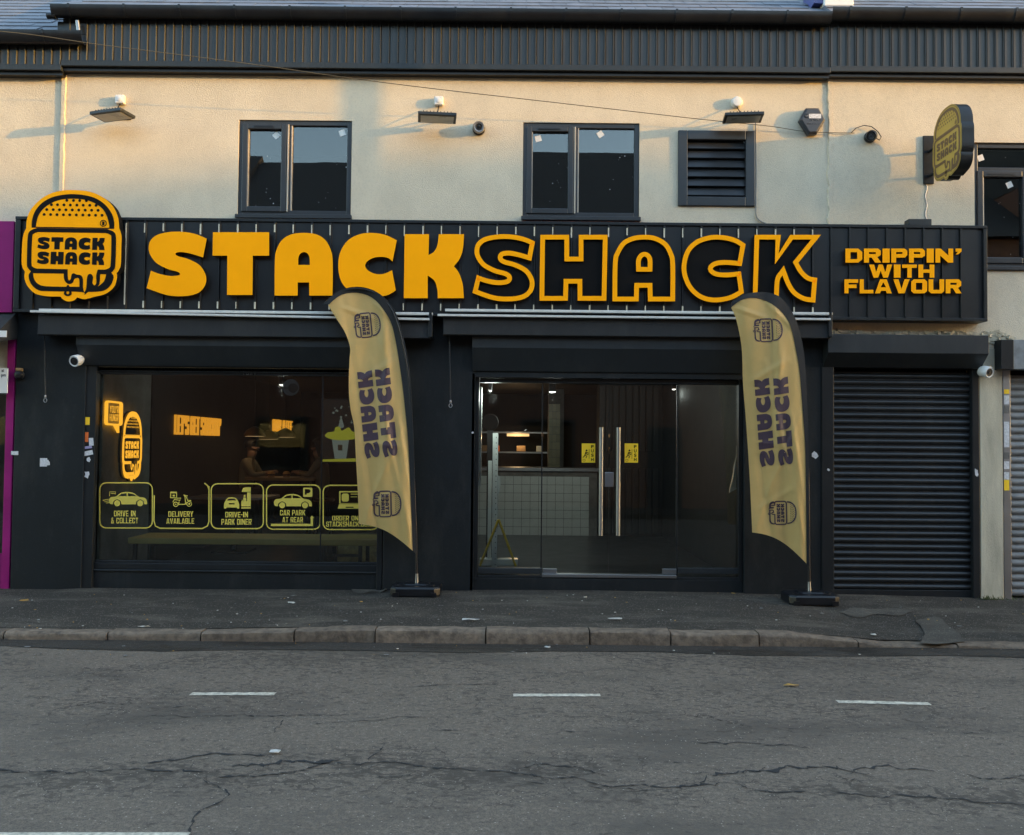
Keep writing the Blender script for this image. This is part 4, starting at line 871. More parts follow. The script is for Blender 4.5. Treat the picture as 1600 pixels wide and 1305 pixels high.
def rib_panel(w):
    pm = MB(); h = fz1 - fz0 - .01
    prof = [(0, .02), (.0, -.004), (.003, -.013), (.018, -.013), (.026, .008), (w - .003, .008), (w - .003, .02)]
    n = len(prof); pm.add([(x, YS + y, z) for z in (0, h) for x, y in prof], [(i, i + 1, n + i + 1, n + i) for i in range(n - 1)] + [tuple(range(n)), tuple(range(2 * n - 1, n - 1, -1))]); return pm.mesh('panel', M['fasc'])
pme = rib_panel(pitch)
glint_me = MB().box(-.0005, .0175, YS - .016, YS - .0135, 0, .1).mesh('clip_or_glint', M['pale'])  # pale strips: bright sky reflection on the rib ends, put in as colour
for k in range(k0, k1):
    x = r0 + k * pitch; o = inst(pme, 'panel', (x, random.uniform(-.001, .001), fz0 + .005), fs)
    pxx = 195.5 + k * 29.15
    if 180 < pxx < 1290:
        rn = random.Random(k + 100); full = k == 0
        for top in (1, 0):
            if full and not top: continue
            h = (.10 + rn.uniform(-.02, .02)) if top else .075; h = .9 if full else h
            cl = inst(glint_me, 'clip_or_glint', (x + .001, 0, (fz1 - .035 - h) if top else fz0 + .03), fs); cl.scale = (rn.uniform(.55, 1.0), 1, h / .1)
YL = -.268
solid = (('S', 229, 362, 323, 463), ('T', 332, 363, 420.5, 461), ('A', 429, 364, 520, 462), ('C', 528.5, 364, 620, 464), ('K', 631, 366, 725, 466))
outl = (('S', 738, 366, 836, 471), ('H', 843, 367, 949.5, 470), ('A2', 957, 367, 1055, 471), ('C2', 1065, 367, 1165, 472.5), ('K2', 1176, 367, 1283, 473))
def lmap(w_front, w_back): return lambda px, py, w: W(px, py, YL) + Vector((0, (w_back - w_front) * w, 0))
for g, x0, y0, x1, y1 in solid:
    mb = MB(); mb.flat([gfit(GL[g], x0, y0, x1, y1)], lmap(YL, YS - .02), True, 0, 1); mb.build('letter', [M['orange'], M['ink']], fs)
for g, x0, y0, x1, y1 in outl:
    mb = MB(); L_ = gfit(GL[g], x0, y0, x1, y1); wd_ = 7.3
    mb.band(tidy(L_[0]), inset(L_[0], wd_), lmap(YL, YS - .02), 0, 1); [mb.band(tidy(l), inset(l, -wd_), lmap(YL, YS - .02), 0, 1) for l in L_[1:]]; mb.build('letter', [M['orange'], M['ink']], fs)
    tr = MB(); tr.flat([[inset(L_[0], 2)] + [inset(l, -2) for l in L_[1:]]], lambda px, py, w: W(px, py, YL) + Vector((0, .03 + w * .015, 0)), True); tr.build('letter_tray', M['ink'], fs)
for s, x0, y0, x1, y1 in (("DRIPPIN\u2019", 1321, 388.5, 1502.5, 410.5), ('WITH', 1358, 413.5, 1460, 434), ('FLAVOUR', 1319.5, 436.5, 1502, 458.5)):
    for g in block_text(s, x0, y0, x1, y1, FONTX, .10):
        mb = MB(); mb.flat([g], lambda px, py, w: W(px, py, -.245) + Vector((0, .026 * w, 0)), True, 0, 1); mb.build('tagline_letter', [M['orange'], M['ink']], fs)
# round-topped burger emblem sign
YE = -.33; HE = 176.5 * (10 + YE) / FPX; ce = W(112, 384, YE)
es = thing('emblem_sign', (ce.x, YE, ce.z - HE / 2), 'orange burger-shaped emblem sign at the left end of the fascia', 'sign')
roll = R(-.3)
def emap(front, back, sc=1.0):
    def f(u, v, w):
        return Vector((ce.x + (u * math.cos(roll) - v * math.sin(roll)) * HE * sc, front + (back - front) * w, ce.z + (u * math.sin(roll) + v * math.cos(roll)) * HE * sc))
    return f
mb = MB(); mb.flat([[EMB_OUT]], emap(YE, YE + .10), True, 0, 1, True); mb.build('plate', [M['orange'], M['ink']], es)
MB().box(ce.x - .3, ce.x + .3, YE + .10, YS - .016, ce.z - .3, ce.z + .2).build('mounting_block', M['black'], es)
for nm, ps, dz in (('bun_outline', EMB[0][:1], .003), ('filling_outline', EMB[0][1:2], .0034), ('drip', EMB[0][2:], .0042), ('seeds', EMB[1], .003), ('registered_mark', EMB[2], .003), ('lettering', EMB[3], .003)):
    mb = MB(); mb.flat(ps, emap(YE - dz, YE - .001), True); mb.build(nm, M['ink'], es)

# projecting sign
pj = thing('projecting_sign', W(1452, 287, -.01), 'dull gold burger-shaped projecting sign on a black wall bracket', 'sign')
MB().pbox(1443, 212, 1459.5, 287, -.035, -.013).build('wall_plate', M['charsm'], pj, bevel=.004)
pcx, pcy, pcz, ph = 4.70, -.485, W(1490, 224.5, -.48).z, .785
for zz in (pcz + .08, pcz - .2): MB().tube([(4.66, -.03, zz - .02), (4.69, -.22, zz)], .016, 10).build('arm', M['charsm'], pj, smooth=True)
pmap = lambda xf, xb: (lambda u, v, w: Vector((xf + (xb - xf) * w, pcy - u * ph * .93, pcz + v * ph)))
mb = MB(); mb.flat([[EMB_OUT]], pmap(pcx - .065, pcx + .065), True, 0, 1, True); mb.build('case', [M['signgold'], M['charsm']], pj)
mb = MB(); mb.flat(EMB_ALL, pmap(pcx - .0675, pcx - .066)); mb.build('emblem', M['signbrown'], pj)
mb = MB(); mb.flat([[[(u * .985, v * .985) for u, v in EMB_OUT], [(u * .955, v * .955) for u, v in EMB_OUT]]], pmap(pcx - .0665, pcx - .066)); mb.build('border', mat('sign_bronze_edge', (.25, .16, .04), .5), pj)
# cable from the plate to a junction box on the fascia top
cb = thing('sign_cable', W(1447, 340, -.02), 'pale cable dropping from the gold projecting sign to a grey box', 'cable')
MB().tube([W(1447 + 1.5 * math.sin(k * 1.3), 287 + k * 5.6, -.016) for k in range(11)], .006, 6).build('cable', M['dsteel'], cb, smooth=True)
MB().pbox(1420, 342, 1456, 352, -.16, -.04).build('junction_box', M['charlt'], cb, bevel=.006)

# ================================================================== awnings
def awning(p0, p1, yb, lab, tilt, rodpx, rod_y):
    YA = -.27; t = thing('awning', W((p0 + p1) / 2, yb, YA), lab, 'awning', 'folded awnings under the fascia')
    xm = (p0 + p1) / 2; x0, x1 = W(p0, 500, YA).x, W(p1, 500, YA).x; zt = W(xm, yb - 41, YA).z; zb = W(xm, yb - 2, YA).z
    MB().extr_x([(-.06, zt - .02), (YA + .06, zt - .03), (YA + .01, zt - .05), (YA, zb + .01), (YA + .02, zb), (-.06, zb + .03)], x0 + .06, x1 - .02).build('fabric_roll', M['awn'], t, bevel=.006)
    MB().extr_x([(YA - .02, zt - .012), (YA - .02, zt + .016), (YA + .05, zt + .02), (YA + .05, zt - .012)], x0 + .08, x1 - .0).build('top_bar', M['bar'], t, bevel=.004)
    b = MB()
    zl, zr = zt - .075 + tilt, zt - .075
    vs = [(x, y, z + h) for x, z in ((x0, zl), (x1 - .03, zr)) for y, h in ((YA - .05, 0), (YA - .05, .024), (YA + .0, .024), (YA + .0, 0))]
    b.add(vs, [(0, 1, 5, 4), (1, 2, 6, 5), (2, 3, 7, 6), (3, 0, 4, 7), (0, 3, 2, 1), (4, 5, 6, 7)]); b.build('front_bar', M['bar'], t, bevel=.004)
    MB().box(x1 - .045, x1 - .001, YA - .02, -.06, zb + .02, zt + .02).build('end_cap', M['charsm'], t, bevel=.006)
    r = MB(); a_ = W(rodpx, rod_y[0], -.17); e_ = W(rodpx + 2, rod_y[1], -.11); r.tube([a_, a_.lerp(e_, .5), e_], .007, 8)
    r.build('crank_rod', M['charlt'], t, smooth=True)
    k_ = MB(); k_.lathe(e_ + Vector((0, 0, -.012)), (0, 0, 1), [(.006, -.03), (.012, -.02), (.012, 0), (.007, .01)], 10); k_.tube([e_ + Vector((.018 * math.cos(q), 0, -.062 + .022 * math.sin(q))) for q in lin(0, 2 * math.pi, 12)], .004, 6); k_.build('crank_eye', M['dsteel'], t, smooth=True)
    return t
awning(50, 676, 529, 'folded black awning with pale bars above the display window', .045, 69, (516, 617))
awning(684, 1300, 529, 'folded black awning with pale bars above the glass doors', .005, 702, (520, 625))

# ================================================================== flags
def lay_print(polys, mapf, name, mt, parent, step=4.0):
    mb = MB(); mb.flat(polys, lambda x, y, w: Vector((x, y, 0)))
    xs = [v[0] for v in mb.v]; ys = [v[1] for v in mb.v]; cc = []
    x = min(xs) + step
    while x < max(xs): cc.append(((x, 0, 0), (1, 0, 0))); x += step
    y = min(ys) + step
    while y < max(ys): cc.append(((0, y, 0), (0, 1, 0))); y += step
    o = mb.build(name, mt, parent, cuts=cc)
    for v in o.data.vertices: v.co = mapf(v.co.x, v.co.y, 0)
    return o
def flag(lab, base_px, base_py, yb, gl, gb, gr, sl_out, pole, txtL, txtR, embs, ph_):
    Yc = yb
    bx, bz = W(base_px, base_py, yb).x, pave_z(W(base_px, base_py, yb).x, yb)
    t = thing('feather_flag', (bx, yb, bz), lab, 'flag', 'gold feather flags in front of the shop')
    xr = lambda py: base_px - (860 - py) * .05
    def fy(px, py):
        k = (base_px - px); q = (py - 470) / 400.0
        kk = max(0.0, k); a_ = .011 * math.sin(k * .085 + q * 3.2 + ph_) * min(1, kk / 25) + .03 * math.sin(q * 4.5 + k * .03 + ph_) * min(1, kk / 40)
        a_ += .006 * math.sin(k * .21 + q * 9 + ph_ * 2) * max(0, min(1, (q - .55) * 3)) + .005 * math.sin(k * .16 - q * 22 + ph_) * math.exp(-((q - .12) / .12) ** 2)
        a_ += .012 * max(0, 1 - abs(((k + q * 60) % 46) - 23) / 9.0) * (1 if q > .6 else .5)
        def crease(px0, py0, px1, py1, w, amp):
            dx, dy = px1 - px0, py1 - py0; L2 = dx * dx + dy * dy; X = base_px - px; tt = ((X - px0) * dx + (py - py0) * dy) / L2
            if tt < 0 or tt > 1: return 0.0
            d_ = ((X - px0) * dy - (py - py0) * dx) / math.sqrt(L2); return -amp * max(0.0, 1 - abs(d_) / w) * math.sin(math.pi * tt) ** .5
        for cr_ in ((8, 850, 70, 560, 7, .016), (6, 800, 30, 640, 5, .012), (14, 700, 92, 690, 6, .006), (30, 560, 96, 600, 7, .010), (18, 520, 70, 470, 6, .012), (40, 545, 60, 640, 5, .009), (20, 760, 86, 800, 6, .009), (55, 740, 84, 830, 6, .010), (10, 640, 60, 760, 5, .008), (60, 500, 120, 480, 6, .010)): a_ += crease(*cr_)
        fold = -.03 * math.exp(-((k - (10 + 34 * max(0, 1.02 - q))) / 7.0) ** 2) * max(0, min(1, (q - .35) * 2))
        fold2 = -.022 * math.exp(-((k - 55 + 8 * math.sin(q * 4)) / 8.0) ** 2) * (1 if q < .5 else max(0, 1 - (q - .5) * 3)) 
        return Yc + a_ + fold + fold2
    NR, NC = 130, 40
    Ll = resample(gl, NR); Rr_ = resample(gr, NR); b = MB(); vs = []
    gbq = gb
    for i in range(NR):
        for j in range(NC):
            s = j / (NC - 1); px = Ll[i][0] * (1 - s) + Rr_[i][0] * s; py = Ll[i][1] * (1 - s) + Rr_[i][1] * s
            if i > NR * .9: py += (i - NR * .9) / (NR * .1) * gbq * math.sin(math.pi * s)
            vs.append(W(px, py, fy(px, py)))
    b.add(vs, [(i * NC + j, i * NC + j + 1, (i + 1) * NC + j + 1, (i + 1) * NC + j) for i in range(NR - 1) for j in range(NC - 1)])
    co = b.build('cloth', M['flag'], t, smooth=True)
    for pq in co.data.polygons: pq.use_smooth = True
    fm = lambda px, py, w: W(px, py, fy(px, py) - .004)
    for wv, (tx, ty, bx_, by_, hh) in (('STACK', txtR), ('SHACK', txtL)):
        for g in word(wv, 0, 0, 1, 1, .09):
            P = [[((bx_ + (tx - bx_) * u) + (.5 - v) * hh, by_ + (ty - by_) * u + (.5 - v) * -3) for u, v in l] for l in g]
            lay_print([P], fm, 'printed_letter', M['flagink'], co)
    for cx, cy, hx, hy, rt in embs:
        T_ = lambda l: [(cx + v * hx - u * hx * rt, cy - u * hy - v * hy * rt) for u, v in l]
        lay_print([[T_(l) for l in pl] for pl in EMB[0] + EMB[1] + EMB[3]], fm, 'printed_emblem', M['flagink'], co)
    # black pole sleeve along the curved side
    n = 60; A = resample(sl_out, n); B = resample(gr_s(gr, sl_out), n); b = MB()
    for (dx, dy) in ((0, 0),):
        F = [W(p[0], p[1], fy(p[0], p[1]) * .3 + Yc * .7 - .014) for p in A]; F2 = [W(p[0], p[1], fy(p[0], p[1]) - .006) for p in B]
        D = Vector((0, .028, 0)); b.add(F + F2 + [v + D for v in F] + [v + D for v in F2], [(k, k + 1, n + k + 1, n + k) for k in range(n - 1)] + [(2 * n + k, 2 * n + k + 1, 3 * n + k + 1, 3 * n + k) for k in range(n - 1)] + [(k, k + 1, 2 * n + k + 1, 2 * n + k) for k in range(n - 1)] + [(n + k, n + k + 1, 3 * n + k + 1, 3 * n + k) for k in range(n - 1)] + [(0, n, 3 * n, 2 * n), (n - 1, 2 * n - 1, 4 * n - 1, 3 * n - 1)])
    b.build('sleeve', M['sleeve'], t, smooth=True)
    pp = resample(pole, 50); rad = [.013 if k < 40 else .009 for k in range(50)]
    MB().tube([W(x, y, Yc + .002) for x, y in pp[::-1]][::-1], .0115, 10).build('pole', M['black'], t, smooth=True)
    e = W(pole[-1][0], pole[-1][1], Yc); MB().lathe((e.x, yb, bz + .1), (0, 0, 1), [(.022, 0), (.018, .03), (.015, .12), (.012, .12)], 14).build('spigot', M['steel'], t, smooth=True)
    b = MB(); hw = .262; hd = .2
    def lay(z, k): return [(bx + x * k, yb + y * k, bz + z) for x, y in ((-hw + .06, -hd), (hw - .06, -hd), (hw, -hd + .06), (hw, hd - .06), (hw - .06, hd), (-hw + .06, hd), (-hw, hd - .06), (-hw, -hd + .06))]
    lv = [lay(.004, .98), lay(.02, 1), lay(.085, 1), lay(.105, .95), lay(.112, .55), lay(.125, .5), lay(.125, .12)]
    b.add([v for l in lv for v in l], [(i * 8 + k, i * 8 + (k + 1) % 8, (i + 1) * 8 + (k + 1) % 8, (i + 1) * 8 + k) for i in range(len(lv) - 1) for k in range(8)] + [tuple(range(7, -1, -1)), tuple(len(lv) * 8 - 8 + k for k in range(8))])
    bo = b.build('base', M['black'], t, bevel=.004)
    for sx in (-1, 1): MB().lathe((bx + sx * .17, yb - .06, bz + .103), (0, 0, 1), [(.03, 0), (.03, .012), (.022, .016)], 14).build('filler_cap', M['black'], bo, smooth=True)
    for sx in (-1, 1): MB().box(bx + sx * .2 - .03, bx + sx * .2 + .03, yb - hd - .012, yb - hd + .002, bz + .004, bz + .05).build('grip', M['black'], bo)
    return t
def gr_s(gr, sl): return gr
gl = [(513, 477.5), (526, 498.5), (539, 519.5), (547, 543), (546, 564), (545, 609), (548, 640), (553.5, 668), (556, 713), (559, 768), (561, 819)]
gr = [(514.5, 475.5), (526, 465), (542, 458), (563, 458), (584, 467), (602, 488), (612.6, 509), (620, 543), (628, 596), (634, 650), (638, 695), (641.5, 770), (643.6, 823), (645, 861)]
so_ = [(505, 475), (526, 456.5), (547, 449), (568, 449), (589, 456.5), (610, 475), (623, 501), (633.6, 543), (640, 582), (644.5, 658), (647, 720), (648.5, 780), (649.5, 830), (650, 866)]
po = [(508, 474), (526, 459), (547, 452), (568, 452), (589, 460), (608, 478), (620, 503), (631, 545), (638, 590), (643, 660), (647, 757), (650, 830), (650.5, 875), (651, 915)]
flag('gold feather flag left of the glass doors, overlapping the display window', 651, 918, -.36, gl, -11, gr, so_, po, (569.5, 580, 582.5, 716, 23), (597, 576, 610.5, 714, 23), [(573.5, 508, 46, 50, .10), (604, 787.5, 50, 53, .02)], 0.0)
gl2 = [(1142.5, 481), (1150, 498.5), (1157, 530), (1159.6, 556), (1161, 600), (1165, 650), (1168, 692), (1172, 757.5), (1175.3, 832)]
gr2 = [(1144, 479), (1160, 468), (1180, 465.7), (1201, 472), (1222, 488), (1235, 509), (1243, 543), (1249.6, 582), (1255, 650), (1258.5, 705), (1260, 810), (1260.5, 881)]
so2 = [(1143, 472), (1158, 462), (1175, 457.5), (1196, 456.5), (1217, 463), (1235, 483), (1247, 509), (1255, 543), (1259, 582), (1262.5, 658), (1264, 720), (1264, 800), (1264, 886)]
po2 = [(1145, 472), (1158, 464), (1175, 460), (1196, 460), (1217, 467), (1233, 486), (1245, 511), (1252, 545), (1257, 585), (1260, 658), (1263, 757), (1264, 862), (1264.5, 930)]
flag('gold feather flag right of the glass doors, beside the black roller shutter', 1265, 933, -.50, gl2, -13, gr2, so2, po2, (1190, 592, 1199.5, 729, 23), (1219.5, 590, 1228.5, 727, 23), [(1199.5, 516, 51, 47, .04), (1222, 801.5, 49, 48, .02)], 2.1)

# ================================================================== wall fittings
def floodlight(px, py, lab, yaw, jb, blur=0):
    p = W(px, py, -.24); t = thing('floodlight', (p.x, 0, p.z), lab, 'floodlight', 'floodlights on the upper wall')
    a_ = R(yaw); rx = Vector((math.cos(a_), math.sin(a_), 0)); ry = Vector((-math.sin(a_), math.cos(a_), 0))
    til = R(-3); ry2 = (ry * math.cos(til) + Vector((0, 0, 1)) * math.sin(til)); nz = rx.cross(ry2)
    hw, hd = .21, .115
    b = MB(); b.obox(p, rx * hw, ry2 * hd, nz * .018); bo = b.build('body', M['charlt'], t, bevel=.006)
    MB().obox(p - nz * .0205, rx * (hw - .03), ry2 * (hd - .025), nz * .002).build('lens', mat('floodlight_lens', (.50, .48, .42), .3), t)
    for k in range(9): MB().obox(p + nz * .026 + rx * (-.15 + k * .0375), rx * .004, ry2 * (hd - .02), nz * .01).build('fin', M['charlt'], t)
    br = MB(); c0 = p + ry2 * (hd - .02) + nz * .01
    for s in (-1, 1): br.tube([c0 + rx * s * .1, Vector((p.x + s * .08 * math.cos(a_), -.012, p.z + .06))], .009, 8)
    br.box(p.x - .1, p.x + .1, -.014, -.001, p.z + .035, p.z + .085); br.build('bracket', M['charsm'], t)
    jx, jz = W(jb[0], jb[1], -.05).x, W(jb[0], jb[1], -.05).z
    c = MB(); q0 = Vector((jx, -.03, jz - .045)); q1 = p + nz * .03 + ry2 * .05
    c.tube([q0, q0 + Vector((0, -.03, -.03)), q0.lerp(q1, .6) + Vector((0, -.03, -.02)), q1], .006, 6); c.build('cable', M['black'], t, smooth=True)
    return jx, jz
def jbox(jx, jz, lab, r=False):
    t = thing('junction_box', (jx, 0, jz - .05), lab, 'junction box', 'white junction boxes above the floodlights')
    if r:
        MB().lathe((jx, -.001, jz), (0, -1, 0), [(.062, 0), (.064, .04), (.05, .06), (.02, .064)], 20).build('case', M['white'], t, smooth=True)
    else:
        MB().box(jx - .05, jx + .05, -.062, -.001, jz - .05, jz + .05).build('case', M['white'], t, bevel=.012)
        MB().lathe((jx, -.0625, jz), (0, -1, 0), [(.03, -.002), (.03, .004), (.026, .006)], 16).build('lid_boss', M['white'], t, smooth=True)
j = floodlight(176, 180, 'tilted grey floodlight on the wall above the burger emblem', -18, (187, 155)); jbox(*j, 'small white junction box above the leftmost floodlight')
j = floodlight(683, 184, 'grey floodlight between the two upper windows', 6, (685.5, 157.5)); jbox(*j, 'small white junction box above the floodlight between the windows')
j = floodlight(1161, 184, 'dark floodlight above the louvre vent', -6, (1152, 159)); jbox(*j, 'round white junction box above the vent floodlight', True)
# turret camera
def turret(px, py, r, lab, mb_, ml, look, Y=-.001, base=True):
    p = W(px, py, Y - r); t = thing('security_camera', (p.x, Y, p.z), lab, 'camera'); look = Vector(look).normalized()
    if base: MB().lathe((p.x, Y, p.z), (0, -1, 0), [(r * 1.05, 0), (r * 1.05, r * .35), (r * .85, r * .55)], 22).build('mount', mb_[0], t, smooth=True)
    prof = [(r * math.sin(q), -r * math.cos(q)) for q in lin(.15, 2.2, 12)] + [(r * .62, r * .55), (r * .58, r * .5)]
    o = MB().lathe(p, look, prof, 20).build('ball', mb_[1], t, smooth=True)
    MB().lathe(p + look * r * .5, look, [(r * .55, 0), (r * .5, .012), (r * .3, .006), (r * .26, .016), (r * .02, .02)], 18).build('lens', ml, t, smooth=True)
    return t, p
turret(748, 199, .068, 'black and steel turret camera beside the middle floodlight', (M['black'], M['dsteel']), M['black'], (.12, -1, -.15))
t, p = turret(1362, 212, .062, 'small black dome camera with looping cable right of the alarm box', (M['black'], M['black']), M['alarm'], (-.6, -1, -.5), -.02)
MB().tube([W(1330, 207.5, -.02), W(1338, 200, -.03), W(1350, 196, -.05), W(1362, 198, -.05), W(1372, 206, -.04), W(1377, 214, -.04), W(1374, 219, -.04), W(1369, 216, -.04)], .005, 6).build('cable', M['black'], t, smooth=True)
def bullet(px, py, lab, Y, wp, look):
    p = W(px, py, Y - .12); t = thing('security_camera', (p.x, Y, p.z), lab, 'camera', 'white security cameras'); look = Vector(look).normalized()
    MB().lathe(wp, (0, -1, 0), [(.045, 0), (.045, .02), (.03, .03)], 18).build('mount', M['white'], t, smooth=True)
    MB().tube([Vector(wp) + Vector((0, -.02, 0)), p - look * .03], .018, 10).build('arm', M['white'], t, smooth=True)
    MB().lathe(p, look, [(.02, -.085), (.05, -.07), (.062, -.03), (.064, .035), (.056, .05), (.05, .045)], 22).build('housing', M['white'], t, smooth=True)
    MB().lathe(p + look * .044, look, [(.045, 0), (.04, .005), (.02, .004), (.018, .012), (.004, .013)], 18).build('lens', M['black'], t, smooth=True)
p = W(128, 560, YP); bullet(119.5, 563.5, 'white bullet camera on the pilaster left of the display window', YP, (p.x, YP, p.z), (-.12, -1, -.28))
p = W(1533, 582, -.03); bullet(1541, 581, 'white bullet camera beside the hood of the black roller shutter', -.03, (p.x, -.03, p.z), (.35, -1, -.25))
# alarm box
p = W(1269.5, 188.5, -.08); al = thing('alarm_box', (p.x, 0, p.z - .15), 'hexagonal dark grey alarm box with white lettering', 'alarm box')
hexa = [(1260, 168), (1280, 168), (1290.5, 187), (1277, 209), (1264, 209.5), (1249.5, 187)]
hb = MB(); c_ = (1269.5, 188.5)
def am(k, Y): return [W(c_[0] + (x - c_[0]) * k, c_[1] + (y - c_[1]) * k, -.08) + Vector((0, Y + .08, 0)) for x, y in hexa]
lv = [am(1.0, -.002), am(1.0, -.06), am(.84, -.085)]; hb.add([v for l in lv for v in l], [(i * 6 + k, i * 6 + (k + 1) % 6, (i + 1) * 6 + (k + 1) % 6, (i + 1) * 6 + k) for i in range(2) for k in range(6)] + [tuple(range(12, 18)), tuple(range(5, -1, -1))])
hb.build('case', M['alarm'], al, bevel=.004)
f = lambda px, py, w: W(px, py, -.087); mb = MB()
text_px(mb, 'e', 1257, 178.5, 1263, 184.5, f, .0); mb.flat([[rr(1264, 178, 1283, 185, .5, 2)]], f); text_px(mb, 'ALARMS', 1266, 186, 1281, 188.7, f, .0); text_px(mb, '0207 000000'[:4] + ' \u2013\u2013\u2013\u2013\u2013', 1260.5, 192, 1279, 194.6, f, .01)
mb.build('lettering', M['stickW'], al)
# overhead telephone cable, sagging across the wall
pts = [(-60, 44), (40, 53), (150, 69), (300, 88), (420, 104), (545, 122), (680, 139), (820, 155), (960, 171), (1100, 187), (1200, 197), (1262, 206), (1335, 208)]
q = resample(pts, 80); cbm = MB().tube([W(x, y, -.9 + .87 * min(1, max(0, (x + 60) / 1320.0)) ** .8) for x, y in q], .0042, 6)
tag(cbm.build('overhead_cable', mat('cable_sheath', (.10, .085, .05), .6), smooth=True), 'thin sagging overhead cable crossing the upper wall from the left gutter', 'cable')
# conduit beside the louvre vent
cq = [(1181, 192), (1181, 215), (1181.5, 260), (1181, 320), (1182, 338), (1187, 345), (1196, 349)]
tag(MB().tube([W(x, y, -.016) for x, y in resample(cq, 30)], .009, 8).build('conduit', mat('grey_conduit', (.30, .28, .25), .6), smooth=True), 'thin grey conduit running down beside the louvre vent', 'conduit')
# brown knob on the left pilaster and its stickers
p = W(30, 583, YP - .03); kn = thing('bell_knob', (p.x, YP, p.z), 'round black knob with brown top on the left pilaster', 'knob')
MB().lathe((p.x, YP, p.z - .02), (0, -1, 0), [(.045, 0), (.055, .03), (.04, .06), (.01, .07)], 18).build('body', M['black'], kn, smooth=True)
MB().box(p.x - .03, p.x + .035, YP - .06, YP - .002, p.z + .02, p.z + .055).build('cap', mat('brown_cap', (.30, .19, .08), .6), kn, bevel=.01)
def sticker(px, py, w, h, m_, rot, lab, Y=YP, torn=0):
    p = W(px, py, Y - .001); b = MB(); s = 1 / 140.0; rn = random.Random(px)
    n = 10 if torn else 4
    if torn: pts = [((w / 2) * math.cos(2 * math.pi * k / n) * rn.uniform(.5, 1.15), (h / 2) * math.sin(2 * math.pi * k / n) * rn.uniform(.5, 1.15)) for k in range(n)]
    else: pts = [(-w / 2, -h / 2), (w / 2, -h / 2), (w / 2, h / 2), (-w / 2, h / 2)]
    a_ = R(rot); P = [(x * math.cos(a_) - y * math.sin(a_), x * math.sin(a_) + y * math.cos(a_)) for x, y in pts]
    b.flat([[P]], lambda x, y, w_: Vector((p.x + x * s, Y - .0025 + .0022 * w_, p.z + y * s)), True)
    tag(b.build('sticker', M[m_]), lab, 'sticker', 'stickers and scraps on the dark shopfront')
YG = YP + .012
sticker(135.5, 658, 9, 12, 'stickY', -1, 'small yellow sticker on the window guide rail', YG)
sticker(134, 683, 8, 15, 'stickO', 0, 'small orange sticker below the yellow one on the guide rail', YG)
sticker(142.5, 690.5, 7, 12, 'stickW', 5, 'white slip beside the orange sticker', YG)
sticker(138, 699, 11, 4, mat and 'stickV' if 'stickV' in M else 'stickW', 8, 'narrow lilac slip below the orange sticker', YG)
sticker(138, 708, 14, 7, 'stickW', 12, 'tilted white slip lowest of the intact guide-rail stickers', YG - .001)
sticker(139, 718, 8, 8, 'stickW', 30, 'torn white scrap under the tilted slip on the guide rail', YG, 1)
sticker(136, 741, 9, 14, 'stickW', 0, 'lowest torn white scrap on the guide rail', YG, 1)
sticker(68, 722.5, 11, 13, 'stickW', 0, 'square grey sticker on the left pilaster')
sticker(73, 723, 12, 11, 'stickW', 35, 'crumpled white sticker overlapping the square one on the left pilaster', YP - .003, 1)
sticker(20.5+2.5, 708, 11, 6, 'stickW', 0, 'thin pale strip stuck near the magenta post')
sticker(1273, 712, 11, 13, 'stickW', -8, 'torn white sticker on the pilaster beside the right flag', YP, 1)
sticker(1294.5, 734, 5, 5, 'stickW', 20, 'tiny white scrap on the left guide of the black shutter', -.076, 1)
sticker(1525.5, 738, 7, 14, 'stickW', 10, 'torn white scrap on the right guide of the black shutter', -.031, 1)
sticker(738.5, 676, 4, 5, 'stickW', 30, 'tiny white scrap on the pilaster left of the doors', YP, 1)

# ================================================================== interior
IX0, IX1, IZ0, IZ1, IYB = -4.62, 2.66, .03, 2.72, 9.5
tag(MB().box(IX0 - .1, IX1 + .1, .11, IYB + .1, IZ0 - .1, IZ0).build('interior_floor', M['ifloor']), kind='structure')
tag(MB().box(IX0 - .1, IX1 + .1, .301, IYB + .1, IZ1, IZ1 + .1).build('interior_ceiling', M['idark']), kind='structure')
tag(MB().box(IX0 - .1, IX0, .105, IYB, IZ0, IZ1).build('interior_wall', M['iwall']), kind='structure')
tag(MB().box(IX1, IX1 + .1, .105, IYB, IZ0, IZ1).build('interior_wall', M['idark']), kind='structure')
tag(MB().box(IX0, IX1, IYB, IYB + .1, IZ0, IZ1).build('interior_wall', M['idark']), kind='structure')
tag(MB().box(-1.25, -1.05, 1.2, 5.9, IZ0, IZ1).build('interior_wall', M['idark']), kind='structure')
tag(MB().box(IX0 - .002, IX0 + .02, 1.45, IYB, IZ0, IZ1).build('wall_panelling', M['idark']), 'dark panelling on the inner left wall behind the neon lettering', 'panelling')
# neon signs on the left wall: u along +Y, v up
def wmap(yc, zc, sy, sz, x=IX0): return lambda u, v, w: Vector((x + .05 - .045 * w, yc + u * sy, zc + v * sz))
def wallpos(px, py): 
    d = ray(px, py); return CAM + d * ((IX0 + .05 - CAM.x) / d.x)
a0, a1 = wallpos(191, 698), wallpos(222, 698); zt, zb = wallpos(207, 643).z, wallpos(207, 752).z
ns = thing('neon_sign', (IX0, (a0.y + a1.y) / 2, zb), 'glowing burger-shaped neon sign on the inner left wall', 'neon sign')
mb = MB(); sc_ = (zt - zb); wy = (a1.y - a0.y) / .885
mb.flat([[EMB_OUT]], lambda u, v, w: Vector((IX0 + .03 - .028 * w, (a0.y + a1.y) / 2 + u * wy, (zt + zb) / 2 + v * sc_)), True); mb.build('backing', M['black'], ns)
mb = MB(); f = lambda u, v, w: Vector((IX0 + .05 - .018 * w, (a0.y + a1.y) / 2 + u * wy, (zt + zb) / 2 + v * sc_))
